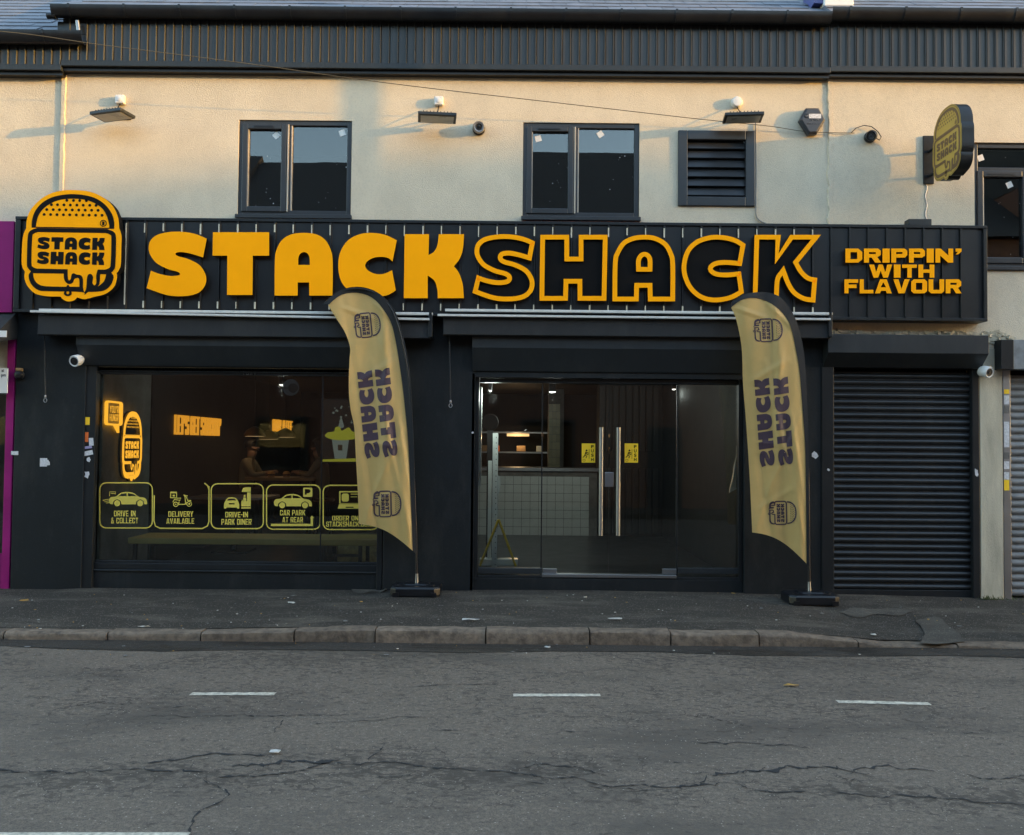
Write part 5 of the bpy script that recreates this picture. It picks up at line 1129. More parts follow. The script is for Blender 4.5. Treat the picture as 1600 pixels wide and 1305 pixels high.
mb.flat([[EMB_OUT, _e(contour([(182,296),(183,250),(200,195),(245,140),(320,102),(430,87),(540,102),(612,140),(660,195),(680,250),(682,300),(695,355),(695,515),(672,570),(687,600),(660,655),(575,681),(300,681),(200,655),(173,600),(186,562),(160,510),(160,355),(182,320)]))]], f)
mb.flat(EMB[0][1:2] + EMB[1] + EMB[3] + EMB[0][:1], f); mb.build('tubes', M['neon'], ns)
a0, a1 = wallpos(167, 650), wallpos(192, 650); zt, zb = wallpos(180, 627).z, wallpos(180, 665).z; yc = (a0.y + a1.y) / 2
sb = thing('neon_sign', (IX0, yc, zb), 'small glowing speech-bubble neon sign above the burger sign', 'neon sign')
f = lambda u, v, w: Vector((IX0 + .05 - .03 * w, a0.y + u * (a1.y - a0.y), zb + v * (zt - zb)))
mb = MB(); mb.flat([ring(rr(0, 0, 1, 1, .14), .075), [[(.55, .0), (.78, .0), (.8, -.3)]]], f, True)
for s, v0, v1 in (("YOU\u2019RE", .52, .8), ('HUNGRY', .18, .46)): mb.flat(block_text(s, .17, 1 - v1, .83, 1 - v0, FONTN, .24), lambda u, v, w: f(u, 1 - v, w * .3))
mb.build('tubes', M['neon'], sb)
def neon_text(s, p0, p1, pyt, pyb, lab, m_='neon2', out=False):
    a_, b_ = wallpos(p0, (pyt + pyb) / 2), wallpos(p1, (pyt + pyb) / 2); zt = wallpos(p0, pyt).z; zb = wallpos(p0, pyb).z
    t = thing('neon_sign', (IX0, (a_.y + b_.y) / 2, zb), lab, 'neon sign')
    mb = MB(); mb.flat(block_text(s, 0, 0, 1, 1, FONTN, .26), lambda u, v, w: Vector((IX0 + .06 - .03 * w, a_.y + u * (b_.y - a_.y), zt - v * (zt - zb))), True); mb.build('tubes', M[m_], t)
neon_text("LET\u2019S GET STACKIN\u2019", 274, 345, 648, 679, 'glowing amber neon lettering along the inner left wall')
neon_text("OUR BEEF", 427, 457, 655, 674, 'small glowing amber neon lettering far back in the diner')
# bench just inside the display window
bt = W(370, 842, .42).z
bn = thing('bench', (-3.0, .7, IZ0), 'long low olive bench just inside the display window', 'bench')
MB().box(IX0 + .18, -1.42, .42, 1.05, bt - .07, bt).build('seat', M['bench'], bn, bevel=.012)
for x in (IX0 + .25, -2.15, -1.75): 
    for y in (.47, 1.0): MB().box(x - .02, x + .02, y - .02, y + .02, IZ0, bt - .07).build('leg', M['legs'], bn)
for x in (IX0 + .25, -2.15, -1.75): MB().box(x - .015, x + .015, .49, .98, IZ0 + .12, IZ0 + .15).build('stretcher', M['legs'], bn)
MB().box(-2.13, -1.77, .46, .49, IZ0 + .26, IZ0 + .29).build('stretcher', M['legs'], bn)
tag(MB().box(-2.2, -1.5, 1.4, 1.9, IZ0, .42).build('light_patch_block', mat('mottled_yellow_light', (.38, .34, .15), .9, var=.5, vs=14), bevel=.02), 'mottled yellow block for a patch of light behind the right end of the bench', 'light patch')  # block added for a patch of light seen past the bench, drawn as colour
# plain low table with pale edge
tb = thing('dining_table', (-4.05, 2.9, IZ0), 'dark dining table with pale front edge behind the bench', 'table')
p = W(330, 772, 3.4); MB().box(-4.55, -3.45, 2.6, 3.4, p.z - .035, p.z).build('table_top', M['dsteel'], tb, bevel=.005)
MB().box(-4.03, -3.97, 2.95, 3.05, IZ0, p.z - .035).build('leg', M['legs'], tb); MB().box(-4.25, -3.75, 2.75, 3.25, IZ0, IZ0 + .03).build('foot', M['legs'], tb)
# high table with food, diners and pendants
ht = thing('high_table', (-3.75, 4.6, IZ0), 'wooden high table with burgers between the diners', 'table')
hz = W(400, 745, 4.6).z
MB().box(-4.25, -3.15, 4.3, 4.9, hz - .05, hz).build('table_top', M['oak'], ht, bevel=.006)
for sx in (-4.1, -3.3): MB().box(sx - .03, sx + .03, 4.5, 4.7, IZ0, hz - .05).build('leg', M['legs'], ht)
def burger(x, y, lab):
    t = thing('burger', (x, y, hz), lab, 'burger', 'burgers on the high table')
    MB().lathe((x, y, hz), (0, 0, 1), [(.05, 0), (.058, .015), (.055, .03)], 14).build('lower_bun', mat('bun', (.42, .22, .08), .6), t, smooth=True)
    MB().lathe((x, y, hz + .03), (0, 0, 1), [(.06, 0), (.06, .022)], 14).build('patty', mat('patty', (.06, .03, .02), .7), t, smooth=True)
    MB().lathe((x, y, hz + .052), (0, 0, 1), [(.06, 0), (.055, .025), (.03, .045), (.005, .05)], 14).build('upper_bun', mat('bun_top', (.5, .26, .08), .5), t, smooth=True)
burger(-3.86, 4.42, 'burger in front of the left diner'); burger(-3.62, 4.45, 'burger in front of the right diner')
def person(x, y, facing, top, lab, hair_long=False):
    sz = hz - .33; s = facing; t_ = None
    J = {'pel': (0, 0, sz + .1), 'bel': (.02, 0, sz + .3), 'che': (.05, 0, sz + .5), 'nec': (.08, 0, sz + .64), 'hd0': (.1, 0, sz + .72), 'hd1': (.12, 0, sz + .84),
         'shL': (.05, .18, sz + .58), 'elL': (.2, .24, sz + .36), 'wrL': (.38, .12, sz + .40), 'shR': (.05, -.18, sz + .58), 'elR': (.2, -.24, sz + .36), 'wrR': (.38, -.12, sz + .40),
         'hpL': (.04, .1, sz + .07), 'knL': (.44, .12, sz + .08), 'anL': (.40, .12, sz - .36), 'toL': (.54, .12, sz - .4), 'hpR': (.04, -.1, sz + .07), 'knR': (.44, -.12, sz + .08), 'anR': (.40, -.12, sz - .36), 'toR': (.54, -.12, sz - .4)}
    rad = {'pel': .15, 'bel': .14, 'che': .165, 'nec': .055, 'hd0': .075, 'hd1': .098, 'shL': .075, 'shR': .075, 'elL': .05, 'elR': .05, 'wrL': .032, 'wrR': .032, 'hpL': .1, 'hpR': .1, 'knL': .065, 'knR': .065, 'anL': .042, 'anR': .042, 'toL': .035, 'toR': .035}
    E = [('pel', 'bel'), ('bel', 'che'), ('che', 'nec'), ('nec', 'hd0'), ('hd0', 'hd1'), ('che', 'shL'), ('shL', 'elL'), ('elL', 'wrL'), ('che', 'shR'), ('shR', 'elR'), ('elR', 'wrR'), ('pel', 'hpL'), ('hpL', 'knL'), ('knL', 'anL'), ('anL', 'toL'), ('pel', 'hpR'), ('hpR', 'knR'), ('knR', 'anR'), ('anR', 'toR')]
    for h_, sg in (('L', 1), ('R', -1)):
        wx, wy_, wz = J['wr' + h_]
        J['pm' + h_] = (wx + .07, wy_ - sg * .02, wz + .01); rad['pm' + h_] = .03; E.append(('wr' + h_, 'pm' + h_))
        for k in range(4):
            J['f%s%d' % (h_, k)] = (wx + .12, wy_ - sg * .05 + sg * .0 + (k - 1.5) * .019, wz + .03); J['g%s%d' % (h_, k)] = (wx + .14, wy_ - sg * .07 + (k - 1.5) * .017, wz - .01 + .004 * k)
            rad['f%s%d' % (h_, k)] = .0095; rad['g%s%d' % (h_, k)] = .0085; E += [('pm' + h_, 'f%s%d' % (h_, k)), ('f%s%d' % (h_, k), 'g%s%d' % (h_, k))]
        J['th' + h_] = (wx + .06, wy_ - sg * .06, wz + .03); rad['th' + h_] = .011; E.append(('pm' + h_, 'th' + h_))
    J['nos'] = (.225, 0, sz + .80); rad['nos'] = .018; E.append(('hd1', 'nos')); J['chi'] = (.19, 0, sz + .735); rad['chi'] = .035; E.append(('hd0', 'chi'))
    for sg in (1, -1): J['ear%d' % sg] = (.11, .098 * sg, sz + .81); rad['ear%d' % sg] = .018; E.append(('hd1', 'ear%d' % sg))
    ks = list(J); me = bpy.data.meshes.new('person'); me.from_pydata([(x + s * J[k][0], y + J[k][1], J[k][2]) for k in ks], [(ks.index(a_), ks.index(b_)) for a_, b_ in E], [])
    o = link(bpy.data.objects.new('person', me)); sk = o.modifiers.new('skin', 'SKIN'); sk.use_smooth_shade = True
    for i, k in enumerate(ks):
        me.skin_vertices[0].data[i].radius = (rad[k], rad[k]); me.skin_vertices[0].data[i].use_root = (k == 'pel')
    sv = o.modifiers.new('sub', 'SUBSURF'); sv.levels = 1; sv.render_levels = 1
    # skin, top and trouser colours by height and reach: material chosen in the shader from position
    mt = bpy.data.materials.new('clothed_body'); mt.use_nodes = True; N = mt.node_tree.nodes; L = mt.node_tree.links; g = N.new('ShaderNodeNewGeometry'); sp = N.new('ShaderNodeSeparateXYZ'); L.new(g.outputs['Position'], sp.inputs[0])
    def gt(sock, v, inv=False):
        n = N.new('ShaderNodeMath'); n.operation = 'LESS_THAN' if inv else 'GREATER_THAN'; n.inputs[1].default_value = v; L.new(sock, n.inputs[0]); return n.outputs[0]
    def mx(f_, a_, b_):
        m_ = N.new('ShaderNodeMix'); m_.data_type = 'RGBA'; L.new(f_, m_.inputs[0])
        for i_, c_ in ((6, a_), (7, b_)):
            if isinstance(c_, tuple): m_.inputs[i_].default_value = (*c_, 1)
            else: L.new(c_, m_.inputs[i_])
        return m_.outputs[2]
    c_ = mx(gt(sp.outputs[2], sz + .16), (.02, .022, .03), top); c_ = mx(gt(sp.outputs[2], sz + .67), c_, (.34, .19, .13))
    hnd = gt(sp.outputs[0], x + s * .37, s < 0); up_ = gt(sp.outputs[2], sz + .25); an = N.new('ShaderNodeMath'); an.operation = 'MULTIPLY'; L.new(hnd, an.inputs[0]); L.new(up_, an.inputs[1])
    c_ = mx(an.outputs[0], c_, (.34, .19, .13)); L.new(c_, N['Principled BSDF'].inputs['Base Color']); N['Principled BSDF'].inputs['Roughness'].default_value = .7
    me.materials.append(mt)
    tag(o, lab, 'person')
    hr = MB(); cx_ = x + s * .10; cz_ = sz + .85; ns_ = 14; vs = []; rings = 8
    for i in range(rings + 1):
        th = math.pi * .62 * i / rings
        for k in range(ns_):
            q = 2 * math.pi * k / ns_; fwd = math.cos(q) * s; rr_ = .122 * math.sin(th); zz = cz_ + .125 * math.cos(th)
            if math.cos(q) > .3 and th > 1.0: zz = cz_ + .125 * math.cos(1.0) - .01 * (th - 1); rr_ = .122 * math.sin(1.0) - .02 * (th - 1)
            if hair_long and math.cos(q) < 0 and th > 1.6: zz -= .14 * (th - 1.6) / .35
            vs.append((cx_ + rr_ * fwd + random.uniform(-.004, .004), y + rr_ * math.sin(q) + random.uniform(-.004, .004), zz))
    hr.add(vs, [(i * ns_ + k, i * ns_ + (k + 1) % ns_, (i + 1) * ns_ + (k + 1) % ns_, (i + 1) * ns_ + k) for i in range(rings) for k in range(ns_)])
    h_ = hr.build('hair', M['hair'], smooth=True); h_.parent = o
    eye = MB()
    for sg in (1, -1): eye.lathe((x + s * .208, y + .036 * sg, sz + .835), (s, 0, 0), [(.007, -.01), (.007, .002), (.003, .005)], 8)
    e_ = eye.build('eyes', M['hair']); e_.parent = o
    mo = MB().box(x + s * .212 - .006, x + s * .212 + .006, y - .024, y + .024, sz + .752, sz + .760).build('mouth', mat('lips', (.25, .09, .08), .5)); mo.parent = o
    st = thing('bar_stool', (x, y, IZ0), 'black bar stool under the ' + lab.split(' ')[0] + ' ' + ('left' if s > 0 else 'right') + ' diner', 'stool')
    MB().lathe((x, y, sz - .06), (0, 0, 1), [(.16, 0), (.18, .02), (.17, .05)], 18).build('seat', M['legs'], st, smooth=True)
    for k in range(4): q = math.pi / 4 + k * math.pi / 2; MB().tube([(x + .1 * math.cos(q), y + .1 * math.sin(q), sz - .05), (x + .2 * math.cos(q), y + .2 * math.sin(q), IZ0)], .012, 8).build('leg', M['legs'], st)
person(W(328, 720, 4.55).x + .15 if False else -4.32, 4.55, 1, (.26, .21, .13), 'dark-haired diner in a beige top leaning over the high table')
person(-3.05, 4.62, -1, (.20, .16, .11), 'long-haired diner in a brown top facing the other diner', True)
def pendant(px, py, Y, lab):
    p = W(px, py, Y); t = thing('pendant_lamp', (p.x, p.y, IZ1), lab, 'lamp', 'pendant lamps over the high table')
    MB().tube([(p.x, p.y, p.z + .1), (p.x, p.y, IZ1)], .004, 6).build('flex', M['black'], t)
    MB().lathe((p.x, p.y, p.z - .06), (0, 0, 1), [(.17, 0), (.165, .04), (.13, .1), (.06, .14), (.02, .16)], 22).build('shade', mat('brown_shade', (.16, .09, .03), .4), t, smooth=True)
    MB().lathe((p.x, p.y, p.z - .058), (0, 0, -1), [(.15, 0), (.15, .003)], 22).build('diffuser', M['lampglow'], t)
    l = bpy.data.lights.new('pendant_light', 'POINT'); l.energy = .05; l.color = (1, .72, .42); l.shadow_soft_size = .1; lo = link(bpy.data.objects.new('pendant_light', l)); lo.location = (p.x, p.y, p.z - .14); setparent(lo, t)
pendant(398, 676, 4.3, 'brown pendant lamp, leftmost of three over the high table'); pendant(420, 681, 4.9, 'brown pendant lamp, middle of three over the high table'); pendant(446, 678, 5.6, 'brown pendant lamp, rightmost of three over the high table')
# advertising screen in the window
scn = thing('display_screen', W(530, 722, .35), 'upright screen showing a white drink cup with yellow splash, half behind the flag', 'screen')
MB().pbox(501, 623, 566, 724, .36, .40).build('case', M['black'], scn, bevel=.006)
f = lambda px, py, w: W(px, py, .357)
mb = MB(); mb.flat([[[(503, 625), (564, 625), (564, 722), (503, 722)]]], lambda px, py, w: W(px, py, .3585), mi=0)
mb.flat([[[(518, 683), (546, 683), (541, 717), (523, 717)]]], f, mi=1)
mb.flat([[contour([(508, 682), (512, 676), (522, 674), (524, 668), (531, 667), (534, 673), (545, 668), (550, 674), (560, 676), (562, 684), (540, 688), (520, 687)])]], lambda px, py, w: W(px, py, .356), mi=2)
mb.flat([[[(504, 718), (563, 716), (563, 721.5), (504, 721.5)]]], f, mi=2)
for k in range(14): mb.flat([[circ(random.uniform(520, 550), random.uniform(630, 668), random.uniform(.6, 2.2), 7)]], f, mi=1)
mb.flat([[contour([(529, 668), (531, 658), (533, 652), (536, 660), (537, 668)])]], f, mi=1)
mb.flat([[[(528, 695), (535, 695), (535, 704), (528, 704)]]], lambda px, py, w: W(px, py, .3555), mi=3)
mb.build('picture', [emis('screen_dark', (.03, .018, .012), .03), emis('screen_white', (.45, .52, .45), .022), emis('screen_yellow', (.62, .60, .05), .035), emis('screen_brown', (.12, .07, .03), .02)], scn)
# counter with white tile front
YCt = 5.8; cz1 = W(840, 731, YCt).z
ct = thing('service_counter', (.45, YCt, IZ0), 'white tiled service counter behind the glass doors', 'counter')
cx0, cx1 = -1.0, W(933, 780, YCt).x
MB().box(cx0, cx1, YCt, YCt + .7, IZ0, cz1 - .06).build('carcass', M['conc'], ct)
MB().box(cx0, cx1 + .02, YCt - .05, YCt + .72, cz1 - .06, cz1).build('worktop', M['dsteel'], ct, bevel=.005)
tw, th_ = .148, .148; tm = MB().box(.003, tw - .003, YCt - .012, YCt - .001, .003, th_ - .003).mesh('tile', M['wtile'])
nz_ = int((cz1 - .07 - IZ0) / th_); nx_ = int((cx1 - cx0) / tw)
for i in range(nx_):
    for k in range(nz_): inst(tm, 'tile', (cx0 + i * tw, 0, IZ0 + .0 + k * th_), ct)
# black slatted counter front and upper slatted wall
sf = thing('slatted_panel', (2.0, YCt, IZ0), 'black vertical slatted panel right of the tiled counter', 'panel')
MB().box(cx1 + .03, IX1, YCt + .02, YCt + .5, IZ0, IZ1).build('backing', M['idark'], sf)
sm_ = MB().box(0, .085, YCt - .01, YCt + .02, IZ0 + .05, 1.22).mesh('slat', M['slatb']); x = cx1 + .04
while x < IX1 - .1: inst(sm_, 'slat', (x, 0, 0), sf); inst(sm_, 'slat', (x, 0, 1.45), sf).scale = (1, 1, 1); x += .118
# brick pillar, kitchen shelf, menu
bp_ = thing('brick_pillar', (.9, 7.6, IZ0), 'pale tiled pillar behind the counter', 'pillar')
px0, px1 = W(857, 660, 7.6).x, W(881, 660, 7.6).x; MB().box(px0, px1, 7.6, 7.9, IZ0, IZ1).build('core', M['conc'], bp_)
tm2 = MB().box(.002, .074, 7.585, 7.599, .002, .146).mesh('tile', mat('cream_tile', (.36, .32, .18), .4, rnd=.15))
for k in range(16):
    for i in range(max(1, int((px1 - px0) / .076))): inst(tm2, 'tile', (px0 + i * .076, 0, IZ0 + .15 * k), bp_)
ks_ = thing('kitchen_shelf', (.2, 8.2, 1.2), 'steel kitchen shelf with warm lit heat lamps behind the counter', 'shelf')
for zz in (1.45, 1.85): MB().box(-.9, .8, 8.0, 8.4, zz, zz + .03).build('shelf', M['dsteel'], ks_)
for x in (-.85, .75): MB().box(x - .02, x + .02, 8.0, 8.4, IZ0, 2.2).build('upright', M['dsteel'], ks_)
MB().box(-.1, .35, 8.05, 8.12, 1.79, 1.845).build('heat_lamp', M['lampglow'], ks_)
for x, w_, c_ in ((-.6, .12, 'oak'), (-.35, .1, 'stickO'), (.1, .18, 'oak'), (.5, .12, 'wtile')): MB().box(x, x + w_, 8.05, 8.25, 1.48, 1.6).build('tub', M[c_], ks_, bevel=.01)
l = bpy.data.lights.new('heat_light', 'POINT'); l.energy = 1.2; l.color = (1, .62, .3); lo = link(bpy.data.objects.new('heat_light', l)); lo.location = (.1, 7.9, 1.75); setparent(lo, ks_)
wl = thing('wall_light', (W(1050, 700, 6).x, 5.7, W(1050, 700, 5.7).z), 'pair of small orange wall lights on the slatted panel', 'lamp')
for pxx in (1043.5, 1055): p = W(pxx, 702, 5.72); MB().box(p.x - .025, p.x + .025, 5.70, 5.74, p.z - .07, p.z + .07).build('shade', emis('amber_shade', (1, .35, .08), .05), wl, bevel=.006)
def spot(px, py, Y, w, lab, e=5.5):
    p = W(px, py, Y); t = thing('ceiling_light', (p.x, Y, IZ1), lab, 'lamp', 'ceiling lights behind the doors')
    MB().box(p.x - w / 2, p.x + w / 2, Y - .06, Y + .06, p.z, IZ1 + .001).build('housing', M['black'], t); MB().box(p.x - w / 2 + .01, p.x + w / 2 - .01, Y - .055, Y + .055, p.z - .012, p.z - .001).build('diffuser', M['whiteglow'], t)
    l = bpy.data.lights.new('ceiling_lamp', 'POINT'); l.energy = e; l.color = (.93, 1, .94); l.shadow_soft_size = .08; lo = link(bpy.data.objects.new('ceiling_lamp', l)); lo.location = (p.x, Y, p.z - .08); setparent(lo, t)
spot(863, 612, 3.4, .10, 'white ceiling light seen through the left door leaf'); spot(766, 610, .28, .04, 'small white ceiling light above the display stand', 3.0); spot(1053, 608, 4.2, .06, 'small ceiling light above the right door leaf', .25); spot(440, 601, 2.0, .05, 'small ceiling light inside the diner above the bench', .9)
# white perforated stand with yellow braces behind the glass
ds = thing('display_stand', W(778, 888, .55), 'white perforated stand on yellow A-shaped braces behind the glass', 'stand')
x0, x1, z0, z1 = rect(769, 677, 777.5, 889, .5); MB().box(x0, x1, .5, .53, z0, z1).build('post', M['wtile'], ds, bevel=.003)
hm = MB()
for k in range(24): zz = z0 + .05 + k * (z1 - z0 - .1) / 23; hm.lathe(((x0 + x1) / 2 + .01, .4995, zz), (0, -1, 0), [(.006, 0), (.006, .0008)], 8)
hm.build('holes', M['black'], ds)
x0, x1, z0, z1 = rect(762, 720, 768, 885, .58); MB().box(x0, x1, .58, .62, z0, z1).build('rear_post', M['wtile'], ds, bevel=.003)
x0, x1, z0, z1 = rect(749, 874, 809, 884, .55); MB().box(x0, x1, .55, .72, z0, z1).build('foot', M['wtile'], ds, bevel=.004)
mb = MB(); mb.flat([[[(777, 740), (783, 752), (779, 772), (776, 775)]]], lambda px, py, w: W(px, py, .515) + Vector((0, .02 * w, 0)), True, back=True); mb.build('wedge', M['wtile'], ds)
for e in ((750, 884), (806, 885)): a_ = W(779, 812, .46); b_ = W(e[0], e[1], .48); MB().tube([a_, b_], .015, 8).build('brace', M['yellow'], ds)
bl = thing('round_headed_stand', W(766, 775, 2.2), 'dark round-headed post behind the white perforated stand', 'stand')
p = W(766, 660, 2.2); MB().lathe(p, (0, -1, 0), [(.11, -.02), (.115, 0), (.11, .02)], 24).build('disc', M['idark'], bl, smooth=True); MB().box(p.x - .04, p.x + .04, 2.19, 2.22, IZ0, p.z).build('post', M['black'], bl)
x0, x1, z0, z1 = rect(747, 604, 752, 760, .12); tr_ = thing('tiled_reveal', (x0, .14, z0), 'narrow strip of white tiles on the inner left door reveal', 'tiles')
for k in range(8): MB().box(x0, x1, .12, .30, z0 + (z1 - z0) * k / 8 + .002, z0 + (z1 - z0) * (k + 1) / 8 - .002).build('tile', M['wtile'], tr_)
# folded white banner on the right side panel
mb = MB(); mb.flat([[contour([(1153, 690, 1), (1150, 715), (1145, 745), (1140, 770, 1), (1148, 766), (1156, 762, 1), (1156, 690, 1)])]], lambda px, py, w: W(px, py, .16) + Vector((0, .03 * w + .02 * math.sin(py * .2), 0)), True, back=True)
tag(mb.build('folded_banner', M['wtile']), 'white folded cloth hanging inside the right door panel', 'banner')
# door mat and low items
tag(MB().box(.6, 1.6, .7, 1.3, IZ0 + .001, IZ0 + .014).build('door_mat', M['black'], bevel=.004), 'black door mat just inside the glass doors', 'mat')
# framed opening-hours lettering and the reflection of a round badge, put on the pane as colour
mb = MB(); f = lambda px, py, w: W(px, py, GY + .012)
mb.flat([[circ(454.5, 605.5, 13, 28)]], f, mi=0); mb.flat([[contour([(450, 606), (454, 600), (462, 600), (466, 607), (460, 614), (453, 612)])]], lambda px, py, w: W(px, py, GY + .0105), mi=1); mb.raw(text2d('bu', .01), lambda u, v, w: W(443.5 + 6 * u, 608 - v * 5, GY + .0105), 1)
tag(mb.build('badge_reflection', [mat('grey_blue_reflection', (.07, .085, .10), .5), M['black']]), 'grey-blue reflection of a round badge, drawn near the top of the display window', 'sticker')
mb = MB(); f = lambda px, py, w: W(px, py, GY - .002)
text_px(mb, '1821', 380, 578.5, 399, 586, lambda px, py, w: W(px, py, .014), .01)
tag(mb.build('house_number', mat('silver_number', (.30, .31, .33), .4)), 'small silver street number above the display window', 'number')

# ================================================================== window decals
YV = GY - .0025; DF = lambda px, py, w: W(px, py, YV)
def decal(x0, y0, x1, y1, lab, polys, texts, brk=None):
    mb = MB()
    if brk is None: mb.flat([ring(rr(x0, y0, x1, y1, 11), 1.9)], DF)
    else: mb.flat([stroke(s, 1.9) for s in brk], DF)
    mb.flat(polys, DF)
    for s, a_, b_, c_, d_ in texts: mb.flat(block_text(s, a_, b_, c_, d_), DF)
    tag(mb.build('window_decal', M['vinyl']), lab, 'decal', 'yellow service decals along the display window')
def car(ox, oy, k):
    T = lambda l: [(ox + (x - 245) * k, oy + (y - 190) * k) for x, y in l]
    body = contour([(246,320),(243,285),(268,255),(330,246),(385,205),(450,190),(520,195),(572,217),(612,249),(680,263),(714,292),(720,345,1),(682,345,1),(676,308),(632,284),(588,308),(582,345,1),(396,345,1),(389,308),(345,284),(300,308),(293,345,1),(258,340)])
    return [[T(body), T([(358,244),(400,214),(462,206),(462,244)]), T([(478,244),(478,206),(540,216),(594,244)])], [T(circ(345,332,38,18))], [T(circ(632,332,38,18))]]
z3 = lambda l: [(140 + x / 8, 745 + y / 8) for x, y in l]
d1p = car(170.6, 768.7, .125) + [stroke(z3(s), 1.1) for s in ([(165,295),(240,280)],[(185,315),(245,302)],[(205,330),(250,322)],[(250,245),(250,190),(325,190),(325,225)],[(265,210),(320,210)])]
decal(155, 753.5, 239, 826, 'yellow window decal reading drive in and collect, with a car', d1p, [('DRIVE IN', 178, 798, 212, 807), ('& COLLECT', 173.5, 809, 216, 818)])
P = lambda l: [(140 + x / 8, 745 + y / 8) for x, y in l]
d2p = [[P(rr(1007,187,1093,268,8)), P(rr(1019,208,1082,257,3))], [P(rr(1038,225,1066,248,2))], [P(circ(1077,345,33,20)), P(circ(1077,345,22,20))], [P(circ(1245,340,35,20)), P(circ(1245,340,25,20))], [P(circ(1245,340,13,14))], [P(circ(1077,345,10,14))]] + [stroke(P(s), 1.5) for s in ([(1060,268),(1140,268),(1130,295),(1060,285),(1040,320)],[(1110,345),(1190,345),(1200,320),(1190,240),(1175,225)],[(1200,240),(1230,300),(1270,298)],[(1190,235),(1225,240)],[(1110,345),(1120,310)],[(1195,345),(1215,320)])]
b2 = [[(326.5 - 0, 760), (326.5, 815), (324, 822), (316, 826), (250, 825.5), (243, 822), (240.5, 814), (241, 774)], [(319.5, 755), (324.5, 759), (326.5, 766)]]
b2[0] = b2[0]
decal(240, 754, 327, 826, 'yellow window decal reading delivery available, with a scooter', d2p, [('DELIVERY', 263, 799, 302, 807.5), ('AVAILABLE', 260, 810, 303.5, 818.5)], brk=b2)
Q = lambda l: [(320 + x / 5.714, 745 + y / 5.714) for x, y in l]
d3p = [[Q(contour([(172,285,1),(172,245),(190,205),(215,185),(262,185),(290,205),(307,245),(307,285,1),(288,285,1),(286,275,1),(192,275,1),(190,285,1)])), Q([(198,212),(212,196),(266,196),(282,212)]), Q(rr(215,236,266,248,4))], [Q(contour([(330,135,1),(340,105),(360,96),(410,96,1),(410,135,1)]))], [Q([(378,140),(410,140),(410,266),(326,266),(326,218),(350,218),(355,212),(378,218)])], [Q([(326,272),(410,272),(410,285),(326,285)])], [Q(circ(355,172,10,12))], [Q([(345,186),(366,186),(372,214),(345,214),(330,214),(328,206),(343,206)])]]
decal(329, 755, 412.5, 827, 'yellow window decal reading drive-in park diner, with kiosk', d3p, [('DRIVE-IN', 352, 800, 387.5, 808.5), ('PARK DINER', 346, 811, 393, 820)])
d4p = car(428.5, 772, .124) + [[Q(rr(878,98,960,180,10)), Q(contour([(893,160,1),(893,112,1),(930,112),(945,128),(930,146),(910,148,1),(910,160,1)]))], stroke(Q([(590,430),(958,430),(958,365)]), 3.0), [Q([(938,370),(957,347),(977,370)])]]
d4p[4] = [Q([(590,420),(945,420),(945,368),(966,368),(966,441),(590,441)])]
decal(415.5, 757, 501.5, 828, 'yellow window decal reading car park at rear, with arrow', d4p, [('CAR PARK', 437.5, 797, 477, 805.5), ('AT REAR', 441, 808, 473.5, 816.5)])
d5p = [[Q(rr(1200,128,1400,240,6)), Q(rr(1212,140,1388,236,4))], [Q([(1200,244),(1400,244),(1415,285),(1186,285)]), Q([(1260,268),(1325,268),(1330,278),(1256,278)])], [Q(rr(1222,150,1286,222,18))], stroke(Q([(1303,155),(1375,155)]), 1.2), stroke(Q([(1303,180),(1360,180)]), 1.2)]
decal(504, 757.5, 592, 828.5, 'yellow window decal reading order online, partly behind the flag', d5p, [('ORDER ONLINE', 519, 806, 578, 813.5), ('STACKSHACK.CO.UK', 509.5, 815, 587, 823)])

# ================================================================== litter and weeds
def bit(px, py, w, h, m_, z, name, lab, cat, grp, rot=0):
    p = G(px, py, z); zz = (pave_z(p.x, p.y) + .012) if p.y > -2.04 else ZR + .006
    b = MB(); rn = random.Random(int(px * 7 + py)); a_ = R(rot or rn.uniform(0, 180)); n = 7; L_ = []
    for k in range(n): q = 2 * math.pi * k / n; r_ = rn.uniform(.7, 1.1); x = w * .5 * math.cos(q) * r_; y = h * .5 * math.sin(q) * r_; L_.append((p.x + x * math.cos(a_) - y * math.sin(a_), p.y + x * math.sin(a_) + y * math.cos(a_), zz + rn.uniform(.001, .012)))
    b.add(L_ + [(x, y, z_ + .003) for x, y, z_ in L_], [tuple(range(n))[::-1], tuple(range(n, 2 * n))] + [(k, (k + 1) % n, n + (k + 1) % n, n + k) for k in range(n)])
    tag(b.build(name, M[m_]), lab, cat, grp)
bit(1238, 1073, .13, .05, 'leaf', ZR, 'fallen_leaf', 'yellow-brown leaf lying on the road between two white dashes', 'leaf', None, 178)
bit(431, 1178, .07, .05, 'scrap', ZR, 'paper_scrap', 'pale scrap on the road by the big crack', 'litter', None, 5)
bit(1571, 1013, .06, .05, 'leaf', ZR, 'fallen_leaf', 'small orange leaf in the gutter at far right', 'leaf', None)
bit(38, 935, .10, .05, 'leaf', 0, 'fallen_leaf', 'orange-brown leaf by the foot of the left pilaster', 'leaf', None)
bit(505, 1001, .09, .04, 'scrap', ZR, 'paper_scrap', 'white scrap against the kerb below the display window', 'litter', None, 10)
bit(735, 971, .16, .05, 'scrap', 0, 'paper_scrap', 'flat white scrap on the pavement below the left flag', 'litter', None, 4)
bit(962, 970, .15, .06, 'scrap', 0, 'paper_scrap', 'crumpled pale scrap on the pavement below the doors', 'litter', None, 8)
bit(225, 974, .12, .04, 'scrap', 0, 'paper_scrap', 'pale scrap near the kerb under the first window decal', 'litter', None, 3)
bit(455, 941, .08, .05, 'scrap', 0, 'paper_scrap', 'pale scrap on the pavement left of the left flag base', 'litter', None, 3)
